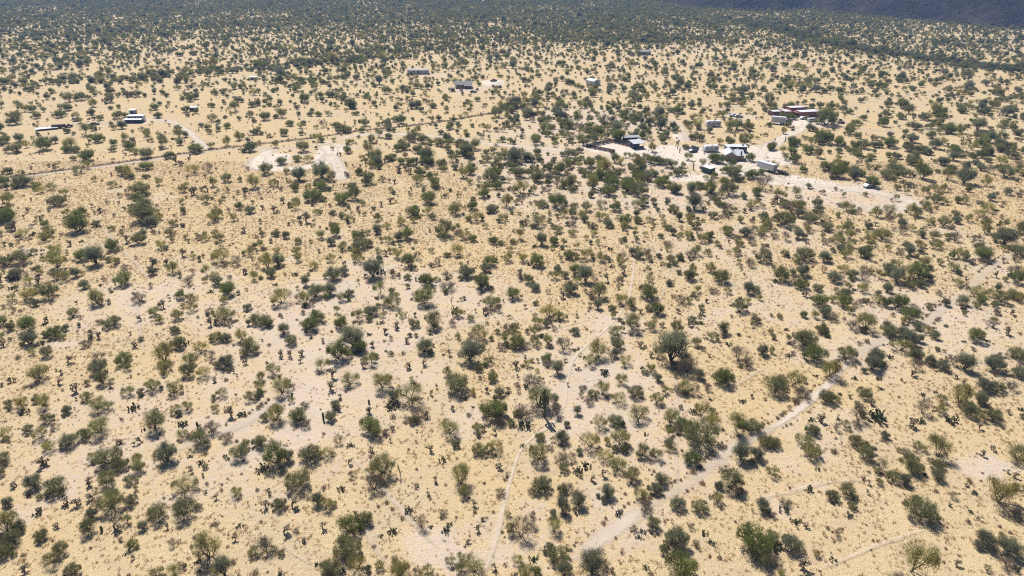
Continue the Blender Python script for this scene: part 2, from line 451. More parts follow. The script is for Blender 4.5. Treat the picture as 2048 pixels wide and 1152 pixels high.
# earth berm with dead weeds along the upper side of the long road
BERM = poly([(-60, 366), (0, 357), (100, 344), (200, 331), (300, 317), (400, 303), (480, 293), (560, 284), (640, 274), (720, 262), (800, 254), (880, 244), (960, 231), (1040, 216), (1068, 210)])
def berm_mesh():
    r = np.random.default_rng(5)
    T = np.gradient(BERM, axis=0); T /= np.maximum(np.linalg.norm(T, axis=1, keepdims=True), 1e-6)
    Nn = np.stack([-T[:, 1], T[:, 0]], 1)
    prof = [(-1.1, -.02), (-.55, .28), (-.1, .5), (.35, .42), (.8, .2), (1.3, -.02)]
    v, f = [], []
    for i, p in enumerate(BERM):
        s = .8 + .35 * r.random()
        for (c, hgt) in prof:
            q = p + Nn[i] * (c * s + .12 * r.normal())
            v.append((q[0], q[1], hgt * s if hgt > 0 else hgt))
    n = len(prof)
    for i in range(len(BERM) - 1):
        for j in range(n - 1):
            f.append((i * n + j, i * n + j + 1, (i + 1) * n + j + 1, (i + 1) * n + j))
    m, nt, out = new_mat('berm_earth')
    tc = N(nt, 'ShaderNodeTexCoord'); n1 = noise(nt, tc.outputs['Object'], .9, 4, .7)
    principled(nt, out, mixc(nt, maprange(nt, n1, .3, .7), (.34, .25, .17), (.22, .155, .105)), .95, .05)
    return mesh_np('berm', v, f, [m])
tag(link(bpy.data.objects.new('berm', berm_mesh())), 'long low brown earth berm beside the dirt road', None, None, 'structure')

# ------------------------------------------------------------------ hills
def hill_mesh():
    m, nt, out = new_mat('hill_rock')
    tc = N(nt, 'ShaderNodeTexCoord'); P = tc.outputs['Object']
    a = noise(nt, P, .03, 5, .65); b = noise(nt, P, .22, 4, .7)
    c = mixc(nt, maprange(nt, a, .35, .68), (.028, .024, .030), (.085, .066, .060))
    c = mixc(nt, maprange(nt, b, .55, .7, 0, .6), c, (.13, .10, .085))
    bp = N(nt, 'ShaderNodeBump'); bp.inputs['Strength'].default_value = 1.0; bp.inputs['Distance'].default_value = 9.0
    nt.links.new(b, bp.inputs['Height'])
    principled(nt, out, c, .95, .05, normal=bp.outputs[0])
    return m
M_HILL = hill_mesh()
HNAMES = ['dark rocky hill slope rising in the upper corner', 'dark foot of a rocky hill at the top edge', 'higher rocky hill behind the corner slope', 'far rocky hill behind the dark slope', 'very far low hill beyond the plain']
for hi, (cx, cy, rx, ry, hh, sd) in enumerate(HILLS):
    n = 110 if hi < 2 else 60
    xs = np.linspace(cx - rx * 1.25, cx + rx * 1.25, n); ys = np.linspace(cy - ry * 1.25, cy + ry * 1.25, n)
    X, Y = np.meshgrid(xs, ys)
    q = np.hypot((X - cx) / rx, (Y - cy) / ry) + .07 * wobble(X, Y, .02, sd)
    t = np.clip(1 - q, 0, 1)
    Z = hh * t * (1.25 - .25 * t) * (1 + .2 * wobble(X, Y, .035, sd + 5) + .1 * wobble(X, Y, .11, sd + 6)) - np.where(t <= 0, 1.5, 0)
    I = np.arange(n * n).reshape(n, n)
    Fh = np.stack([I[:-1, :-1].ravel(), I[:-1, 1:].ravel(), I[1:, 1:].ravel(), I[1:, :-1].ravel()], 1)
    me = mesh_np('hill', np.stack([X.ravel(), Y.ravel(), Z.ravel()], 1), Fh, [M_HILL], smooth=True)
    tag(link(bpy.data.objects.new('hill', me)), HNAMES[hi], None, None, 'structure')
# ------------------------------------------------------------------ plant materials
def foliage_mat(name, c, var=.22, warm=(1.14, 1.04, .85), transl=.5):
    m, nt, out = new_mat(name)
    oi = N(nt, 'ShaderNodeObjectInfo')
    r = oi.outputs['Random']
    t = attr(nt, 'tint')
    v = math_n(nt, 'ADD', 1 - var, math_n(nt, 'MULTIPLY', r, 2 * var))
    v = math_n(nt, 'MULTIPLY', v, math_n(nt, 'ADD', .72, math_n(nt, 'MULTIPLY', t, .56)))
    r2 = math_n(nt, 'FRACT', math_n(nt, 'MULTIPLY', r, 17.31))
    base = mixc(nt, math_n(nt, 'MULTIPLY', r2, .8), c, tuple(a * b for a, b in zip(c, warm)))
    mul = N(nt, 'ShaderNodeVectorMath', operation='SCALE')
    nt.links.new(base, mul.inputs[0]); nt.links.new(v, mul.inputs[3])
    d = N(nt, 'ShaderNodeBsdfDiffuse'); tl = N(nt, 'ShaderNodeBsdfTranslucent'); mx = N(nt, 'ShaderNodeMixShader')
    nt.links.new(mul.outputs[0], d.inputs[0]); nt.links.new(mul.outputs[0], tl.inputs[0])
    mx.inputs[0].default_value = transl
    nt.links.new(d.outputs[0], mx.inputs[1]); nt.links.new(tl.outputs[0], mx.inputs[2])
    nt.links.new(mx.outputs[0], out.inputs[0])
    return m
def wood_mat(name, c):
    m, nt, out = new_mat(name)
    tc = N(nt, 'ShaderNodeTexCoord')
    n1 = noise(nt, tc.outputs['Object'], 6, 4, .7)
    principled(nt, out, mixc(nt, n1, c, tuple(x * .55 for x in c)), .9, .1)
    return m
MW_GREEN = wood_mat('palo_verde_bark', (.105, .095, .055))
MW_DARK = wood_mat('mesquite_bark', (.075, .058, .045))
MW_GREY = wood_mat('grey_twigs', (.20, .165, .135))
MF = {
 'olive': foliage_mat('palo_verde_twigs', (.245, .250, .094)),
 'yellow': foliage_mat('yellowish_palo_verde_twigs', (.300, .282, .092)),
 'bright': foliage_mat('bright_green_leaves', (.168, .200, .058)),
 'grey': foliage_mat('grey_green_mesquite_leaves', (.192, .200, .094)),
 'blue': foliage_mat('blue_grey_feathery_leaves', (.208, .222, .142), warm=(1.1, 1.05, .9)),
 'dry': foliage_mat('dry_grey_brown_twigs', (.20, .165, .125), warm=(1.1, 1., .9)),
 'low': foliage_mat('low_shrub_twigs', (.155, .120, .080), var=.35, warm=(1.2, 1., .8)),
 'grass': foliage_mat('dry_grass_blades', (.52, .41, .25), var=.3, warm=(1.06, .97, .85), transl=.35),
 'weed': foliage_mat('dead_roadside_weeds', (.15, .105, .07), var=.3),
}
def cactus_mat(name, c, spine, k):
    m, nt, out = new_mat(name)
    t = attr(nt, 'tint'); oi = N(nt, 'ShaderNodeObjectInfo')
    tc = N(nt, 'ShaderNodeTexCoord'); n1 = noise(nt, tc.outputs['Object'], 14, 2, .6)
    f = math_n(nt, 'MULTIPLY', maprange(nt, t, .45, 1.0), k)
    f = math_n(nt, 'MULTIPLY', f, maprange(nt, n1, .3, .6))
    c2 = mixc(nt, oi.outputs['Random'], c, tuple(x * y for x, y in zip(c, (1.5, 1.2, 1.0))))
    principled(nt, out, mixc(nt, f, c2, spine), .8, .2)
    return m
MC_CHOLLA = cactus_mat('cholla_joints', (.105, .075, .045), (.42, .36, .24), .75)  # pale tips: straw spines, with their backlit glow put into the colour
MC_PEAR = cactus_mat('prickly_pear_pads', (.085, .102, .055), (.22, .21, .12), .6)
MC_SAG = cactus_mat('saguaro_skin', (.085, .095, .045), (.20, .19, .12), .6)

# ------------------------------------------------------------------ plant shapes
def tube(path, rad, n=5, cap=True):
    path = [Vector(p) for p in path]
    vs, fs = [], []
    L = len(path)
    up = Vector((.31, .17, .93))
    for i, p in enumerate(path):
        t = (path[min(i + 1, L - 1)] - path[max(i - 1, 0)])
        t = t.normalized() if t.length > 1e-6 else Vector((0, 0, 1))
        a = t.cross(up)
        if a.length < 1e-3: a = t.cross(Vector((1, 0, 0)))
        a.normalize(); b = t.cross(a)
        for k in range(n):
            th = 2 * math.pi * k / n
            q = p + (a * math.cos(th) + b * math.sin(th)) * rad[i]
            vs.append((q.x, q.y, q.z))
    for i in range(L - 1):
        for k in range(n):
            fs.append((i * n + k, i * n + (k + 1) % n, (i + 1) * n + (k + 1) % n, (i + 1) * n + k))
    if cap:
        fs.append(tuple((L - 1) * n + k for k in range(n)))
    return vs, fs

class Buf:
    def __init__(s): s.v, s.f, s.m, s.t = [], [], [], []
    def add(s, vs, fs, mi=0, tint=.5):
        o = len(s.v); s.v.extend(vs); s.f.extend(tuple(o + i for i in f) for f in fs); s.m.extend([mi] * len(fs))
        s.t.extend(tint if isinstance(tint, (list, np.ndarray)) else [tint] * len(vs))
    def mesh(s, name, mats, smooth=False):
        return mesh_np(name, s.v, s.f, mats, s.m, {'tint': s.t}, smooth)

def grow(r, W, H, stems, spread, levels=3, droop=0.0):
    """branch skeleton of a many-stemmed desert tree; returns branches [(path, r0, r1)] and twig anchors"""
    R = W / 2
    br, anchors = [], []
    def rec(p, d, length, rad, lev):
        pts = [p.copy()]; dd = d.copy()
        k = 4
        for i in range(k):
            dd = (dd + Vector((r.normal() * .22, r.normal() * .22, r.normal() * .16 + .06 - droop * lev * .08))).normalized()
            q = pts[-1] + dd * length / k
            # stay inside a domed crown
            e = math.hypot(q.x, q.y) / R
            if e > .92: q.x *= .92 / e; q.y *= .92 / e
            top = H * math.sqrt(max(.12, 1 - .75 * min(1, e) ** 2))
            if q.z > top * .93: q.z = top * .93
            if q.z < .12: q.z = .12
            pts.append(q)
        br.append((pts, rad, rad * .45))
        if lev >= levels:
            anchors.extend((q, dd) for q in pts[2:]); return
        nb = [0, 3, 3, 3][lev] + (1 if r.random() < .4 else 0)
        for j in range(nb):
            t = .35 + .65 * (j + r.random()) / nb
            i = min(k - 1, int(t * k)); q = pts[i].lerp(pts[i + 1], t * k - i)
            a = r.uniform(0, 2 * math.pi); el = r.uniform(.05, .95)
            side = Vector((math.cos(a), math.sin(a), el * .8))
            out = Vector((q.x, q.y, 0)) / R
            nd = (d * .55 + side * .75 + out * .5).normalized()
            rec(q, nd, length * r.uniform(.5, .75), rad * .55, lev + 1)
        if lev == levels - 1:
            anchors.append((pts[-1], dd))
    a0 = r.uniform(0, 6.28)
    for s in range(stems):
        a = a0 + 2 * math.pi * (s + r.uniform(-.3, .3)) / stems
        tilt = spread * r.uniform(.6, 1.25)
        d = Vector((math.cos(a) * math.sin(tilt), math.sin(a) * math.sin(tilt), math.cos(tilt)))
        L = min(H, R * 1.5) * r.uniform(.55, .85)
        rec(Vector((math.cos(a) * .05 * W * .3, math.sin(a) * .05 * W * .3, -.05)), d, L, W * .022 * r.uniform(.8, 1.2), 1)
    return br, anchors

def leaves(r, anchors, n, sig, ln, wd, W, H, up=.35, outw=.6, fill=.45, skirt=-.8):
    """n small leaf or twig faces spread round the branch ends, tinted by clump"""
    R = W / 2
    A = np.array([(p.x, p.y, p.z) for p, d in anchors]); D = np.array([(d.x, d.y, d.z) for p, d in anchors])
    wgt = r.gamma(1.8, 1, len(A)); wgt /= wgt.sum()          # uneven: some branch ends full, some bare
    k = r.choice(len(A), n, p=wgt)
    tint_a = r.uniform(0, 1, len(A))
    P = A[k] + r.normal(size=(n, 3)) * sig * np.array([1, 1, .8])
    # fine outer twigs that fill the mop between the branch ends, lumpy, down to a ragged skirt
    nf = int(n * fill)
    if nf:
        th = r.uniform(0, 2 * math.pi, nf); cz = r.uniform(skirt, 1, nf); sz = np.sqrt(1 - cz ** 2)
        ph = r.uniform(0, 6.28, 6)
        lump = .80 + .13 * np.sin(2 * th + ph[0]) + .12 * np.sin(3 * th + 4 * cz + ph[1]) + .10 * np.sin(5 * th - 5 * cz + ph[2]) + .07 * np.sin(9 * th + 7 * cz + ph[3])
        rr = lump * r.uniform(.12, 1, nf) ** .42 + r.normal(size=nf) * .03
        c0 = H * .42
        P[:nf, 0] = np.cos(th) * sz * rr * R; P[:nf, 1] = np.sin(th) * sz * rr * R
        P[:nf, 2] = c0 + cz * rr * np.where(cz > 0, H - c0, c0 * 1.0)
        # each joins the tint of a nearby lump rather than a random branch
        k[:nf] = ((np.sin(3 * th + 4 * cz + ph[1]) * .5 + .5) * (len(A) - 1)).astype(int)
    e = np.hypot(P[:, 0], P[:, 1]) / R
    sc_ = np.where(e > 1.02, 1.02 / np.maximum(e, 1e-6), 1); P[:, 0] *= sc_; P[:, 1] *= sc_
    P[:, 2] = np.clip(P[:, 2], .05, H * 1.03)
    out = P.copy(); out[:, 2] = 0; out /= np.maximum(np.linalg.norm(out, axis=1, keepdims=True), 1e-3)
    d = D[k] * .6 + out * outw + r.normal(size=(n, 3)) * .55; d[:, 2] += up
    d /= np.maximum(np.linalg.norm(d, axis=1, keepdims=True), 1e-6)
    s = np.cross(d, r.normal(size=(n, 3))); s /= np.maximum(np.linalg.norm(s, axis=1, keepdims=True), 1e-6)
    L = ln * r.uniform(.6, 1.4, (n, 1)); w = wd * r.uniform(.6, 1.4, (n, 1))
    a = P - d * L * .5 + s * w * .5; b = P - d * L * .5 - s * w * .5; c = P + d * L * .5
    V = np.stack([a, b, c], 1).reshape(-1, 3)
    Fc = np.arange(3 * n).reshape(-1, 3)
    tt = np.repeat(np.clip(tint_a[k] * .7 + r.uniform(0, .3, n), 0, 1), 3)
    return V, Fc, tt

def tree_proto(key, seed, W, H, stems, spread, n, ln, wd, sig, fol, wood, up=.35, levels=3, droop=0.0, outw=.6, fill=.45, skirt=-.8):
    r = np.random.default_rng(seed)
    br, anchors = grow(r, W, H, stems, spread, levels, droop)
    B = Buf()
    for pts, r0, r1 in br:
        k = len(pts)
        vs, fs = tube(pts, [r0 + (r1 - r0) * i / (k - 1) for i in range(k)], 4)
        B.add(vs, fs, 0)
    V, Fc, tt = leaves(r, anchors, n, sig, ln, wd, W, H, up, outw, fill, skirt)
    W = 2 * float(np.quantile(np.hypot(V[:, 0], V[:, 1]), .965))
    wood_me = B.mesh('trunk', [wood])
    C = Buf(); C.add([tuple(x) for x in V], [tuple(x) for x in Fc], 0, list(tt))
    crown_me = C.mesh('crown', [fol])
    J = Buf(); J.add(B.v, B.f, 0); J.add(C.v, C.f, 1, C.t)
    return {'key': key, 'W': W, 'trunk': wood_me, 'crown': crown_me, 'both': J.mesh(key, [wood, fol])}

PROTO = {}
def protos(code, lst): PROTO[code] = lst
protos('p', [tree_proto('palo_%02d' % i, 100 + i, 4.2, h, st, sp, int(n * .85), .36, .040, .32, MF['yellow' if i >= 6 else 'olive'], MW_GREEN, up=.5, fill=fl, skirt=sk)
             for i, (h, st, sp, n, fl, sk) in enumerate([(3.3, 3, .7, 3600, .35, -.5), (3.5, 4, .75, 4200, .45, -.7), (3.0, 3, .85, 3000, .3, -.3), (3.2, 5, .8, 4400, .5, -.8), (3.7, 2, .6, 3200, .3, -.2), (2.8, 4, .95, 2800, .35, -.5), (3.2, 3, .7, 3600, .4, -.6), (3.5, 4, .7, 4000, .45, -.7), (2.9, 4, .9, 3000, .35, -.4)])])
protos('g', [tree_proto('green_%02d' % i, 200 + i, 4.2, h, st, sp, n, .30, .056, .30, MF['bright'], MW_DARK, up=.35, fill=.55, skirt=-.85)
             for i, (h, st, sp, n) in enumerate([(3.1, 4, .8, 4700), (2.8, 5, .9, 5000), (3.4, 3, .75, 4200), (2.7, 5, .95, 4500), (3.2, 4, .85, 4600)])])
protos('m', [tree_proto('mesq_%02d' % i, 300 + i, 4.2, h, st, sp, n, .30, .052, .30, MF['grey'], MW_DARK, up=.35, fill=.48, skirt=-.85)
             for i, (h, st, sp, n) in enumerate([(3.0, 4, .85, 4500), (2.7, 5, .95, 4800), (3.4, 4, .75, 4200), (2.6, 5, 1.0, 4400), (3.1, 3, .8, 4600), (3.0, 6, .9, 6200)])])
protos('b', [tree_proto('creo_%02d' % i, 400 + i, 3.4, h, st, sp, n, .40, .040, .26, MF['blue'], MW_DARK, up=.9, levels=2, outw=.5, fill=.4, skirt=-.4)
             for i, (h, st, sp, n) in enumerate([(2.8, 8, .6, 3800), (2.5, 9, .7, 4200), (3.0, 7, .55, 3600), (2.6, 8, .75, 3300), (2.7, 10, .65, 4400)])])
protos('d', [tree_proto('dry_%02d' % i, 500 + i, 3.6, h, st, sp, n, .36, .022, .24, MF['dry'], MW_GREY, up=.4, fill=.3)
             for i, (h, st, sp, n) in enumerate([(2.6, 5, .8, 2200), (2.2, 6, .9, 2500), (2.8, 4, .75, 2000), (2.0, 6, 1.0, 2300)])])

def cholla_proto(i, seed):
    r = np.random.default_rng(seed); B = Buf()
    def rec(p, d, lev):
        L = [.5, .30, .24, .20, .16][lev] * r.uniform(.75, 1.25); rad = [.070, .058, .052, .047, .042][lev]
        q = p + d * L
        vs, fs = tube([p, p.lerp(q, .2), p.lerp(q, .7), q - d * .015, q], [rad * .7, rad, rad * 1.05, rad * .75, rad * .25], 5)
        t = .15 + .2 * lev
        B.add(vs, fs, 0, [t] * 10 + [min(1, t + .12)] * 5 + [min(1, t + .35)] * 10)
        if lev >= 4: return
        for k in range([4, 3, 3, 2][lev] - (1 if r.random() < .35 else 0)):
            a = r.uniform(0, 6.28); tilt = r.uniform(.35, 1.15)
            nd = (d * math.cos(tilt) + Vector((math.cos(a), math.sin(a), r.uniform(-.1, .5))) * math.sin(tilt)).normalized()
            rec(p.lerp(q, r.uniform(.6, 1)), nd, lev + 1)
    rec(Vector((0, 0, -.03)), Vector((r.normal() * .12, r.normal() * .12, 1)).normalized(), 0)
    if r.random() < .5: rec(Vector((.1, .05, -.03)), Vector((.6, r.normal() * .4, .8)).normalized(), 1)
    v = np.array(B.v); W = max(np.ptp(v[:, 0]), np.ptp(v[:, 1]))
    return {'key': 'cholla_%02d' % i, 'W': W, 'both': B.mesh('cholla_cactus', [MC_CHOLLA])}
protos('c', [cholla_proto(i, 600 + i) for i in range(8)])

def pear_proto(i, seed):
    r = np.random.default_rng(seed); B = Buf()
    def pad(p, d, n, L):
        s = d.cross(n).normalized(); n = s.cross(d).normalized()
        ring, k = [], 9
        for j in range(k):
            a = 2 * math.pi * j / k
            ring.append(p + d * L * (.5 - .5 * math.cos(a)) + s * L * .42 * math.sin(a) * (.8 + .2 * (.5 - .5 * math.cos(a))))
        c = p + d * L * .5
        vs = [tuple(x) for x in ring] + [tuple(c + n * L * .09), tuple(c - n * L * .09)]
        fs = [(j, (j + 1) % k, k) for j in range(k)] + [((j + 1) % k, j, k + 1) for j in range(k)]
        B.add(vs, fs, 0, r.uniform(.2, .9))
        return p + d * L * .95
    def chain(p, lev):
        d = Vector((r.normal() * .8, r.normal() * .8, .9)).normalized(); n = Vector((r.normal(), r.normal(), .5)).normalized()
        q = pad(p, d, n, r.uniform(.22, .34))
        if lev < 2:
            for _ in range(2 if r.random() < .7 else 1): chain(q + Vector((r.normal() * .05, r.normal() * .05, -.03)), lev + 1)
    for _ in range(16):
        a = r.uniform(0, 6.28); R = .75 * math.sqrt(r.random())
        chain(Vector((math.cos(a) * R, math.sin(a) * R, -.03)), r.integers(0, 2))
    v = np.array(B.v); W = max(np.ptp(v[:, 0]), np.ptp(v[:, 1]))
    return {'key': 'pear_%02d' % i, 'W': W, 'both': B.mesh('prickly_pear_cactus', [MC_PEAR])}
protos('k', [pear_proto(i, 700 + i) for i in range(6)])

def ocotillo_proto(i, seed):
    r = np.random.default_rng(seed); B = Buf()
    for j in range(9):
        a = r.uniform(0, 6.28); t = r.uniform(.12, .5); L = r.uniform(1.8, 2.8)
        pts = [Vector((math.cos(a) * math.sin(t * u * 1.2) * L * u, math.sin(a) * math.sin(t * u * 1.2) * L * u, L * u * math.cos(t * u) - .03)) for u in (0, .3, .6, .85, 1)]
        vs, fs = tube(pts, [.045, .04, .035, .028, .015], 4); B.add(vs, fs, 0, .3)
    v = np.array(B.v); W = max(np.ptp(v[:, 0]), np.ptp(v[:, 1]))
    return {'key': 'ocot_%02d' % i, 'W': W, 'both': B.mesh('ocotillo', [MC_CHOLLA])}
protos('o', [ocotillo_proto(i, 750 + i) for i in range(2)])

def low_proto(i, seed, fol, n=260, W=.9, H=.5, ln=.24, wd=.030):
    r = np.random.default_rng(seed); B = Buf()
    d = r.normal(size=(n, 3)); d[:, 2] = np.abs(d[:, 2]) * .8 + .15; d /= np.linalg.norm(d, axis=1, keepdims=True)
    rad = r.uniform(.35, 1, (n, 1)) ** .6
    lump = 1 + .25 * np.sin(3 * np.arctan2(d[:, 1], d[:, 0]) + r.uniform(0, 6))[:, None]
    P = d * rad * lump * np.array([W / 2, W / 2, H])
    s = np.cross(d, r.normal(size=(n, 3))); s /= np.linalg.norm(s, axis=1, keepdims=True)
    dd = d + r.normal(size=(n, 3)) * .45; dd /= np.linalg.norm(dd, axis=1, keepdims=True)
    V = np.stack([P - dd * ln * .5 + s * wd * .5, P - dd * ln * .5 - s * wd * .5, P + dd * ln * .5], 1).reshape(-1, 3)
    V[:, 2] = np.maximum(V[:, 2], -.02)
    B.add([tuple(x) for x in V], [tuple(x) for x in np.arange(3 * n).reshape(-1, 3)], 0, list(np.repeat(r.uniform(0, 1, n), 3)))
    return {'key': 'low_%02d' % i, 'W': W, 'both': B.mesh('low_shrub', [fol])}
protos('l', [low_proto(i, 800 + i, MF['low']) for i in range(5)])
protos('w', [low_proto(20 + i, 830 + i, MF['weed'], 170, 1.2, .8, .45, .035) for i in range(3)])

def grass_proto(i, seed):
    r = np.random.default_rng(seed); B = Buf(); n = 16
    for j in range(n):
        a = r.uniform(0, 6.28); R = .20 * math.sqrt(r.random()); h = r.uniform(.14, .34)
        p = Vector((math.cos(a) * R, math.sin(a) * R, -.01)); l = r.uniform(0, 6.28)
        w = r.uniform(.02, .045); t = Vector((math.cos(l), math.sin(l), 0)) * w
        tip = p + Vector((r.normal() * .12, r.normal() * .12, h))
        B.add([tuple(p - t), tuple(p + t), tuple(tip)], [(0, 1, 2)], 0, r.uniform(.1, .9))
    return {'key': 'grass_%02d' % i, 'W': .5, 'both': B.mesh('grass_tuft', [MF['grass']])}
protos('t', [grass_proto(i, 850 + i) for i in range(4)])

# saguaro: ribbed columns with rounded tops
def column_buf(path, rad, ribs=11):
    vs, fs = [], []
    n = ribs * 2; L = len(path)
    for i, p in enumerate(path):
        p = Vector(p); t = (Vector(path[min(i + 1, L - 1)]) - Vector(path[max(i - 1, 0)])).normalized()
        a = t.cross(Vector((.2, 1, .05))).normalized(); b = t.cross(a)
        for k in range(n):
            th = 2 * math.pi * k / n; rr = rad[i] * (1.0 if k % 2 == 0 else .8)
            q = p + (a * math.cos(th) + b * math.sin(th)) * rr; vs.append(tuple(q))
    for i in range(L - 1):
        for k in range(n): fs.append((i * n + k, i * n + (k + 1) % n, (i + 1) * n + (k + 1) % n, (i + 1) * n + k))
    fs.append(tuple((L - 1) * n + k for k in range(n)))
    return vs, fs, [(.8 if j % 2 == 0 else .2) for _ in range(L) for j in range(n)]
def saguaro_trunk(h, r):
    zs = [-.05, .2 * h, .5 * h, .8 * h, .93 * h, .975 * h, h]; rs = [.8, .95, 1, .95, .82, .55, .12]
    vs, fs, tt = column_buf([(0.02 * h * math.sin(z), 0, z) for z in zs], [r * q for q in rs])
    B = Buf(); B.add(vs, fs, 0, tt); return B.mesh('trunk', [MC_SAG], False)
def saguaro_arm(z0, ang, out, rise, r):
    c, s = math.cos(ang), math.sin(ang)
    pr = [(0.05, z0), (out * .55, z0 + .05), (out * .9, z0 + .22), (out, z0 + .55), (out * 1.02, z0 + .55 + rise * .6), (out * .98, z0 + .5 + rise), (out * .97, z0 + .58 + rise)]
    rs = [.7, .85, .95, 1, .95, .6, .12]
    vs, fs, tt = column_buf([(c * u, s * u, z) for u, z in pr], [r * q for q in rs], 9)
    B = Buf(); B.add(vs, fs, 0, tt); return B.mesh('arm', [MC_SAG], False)
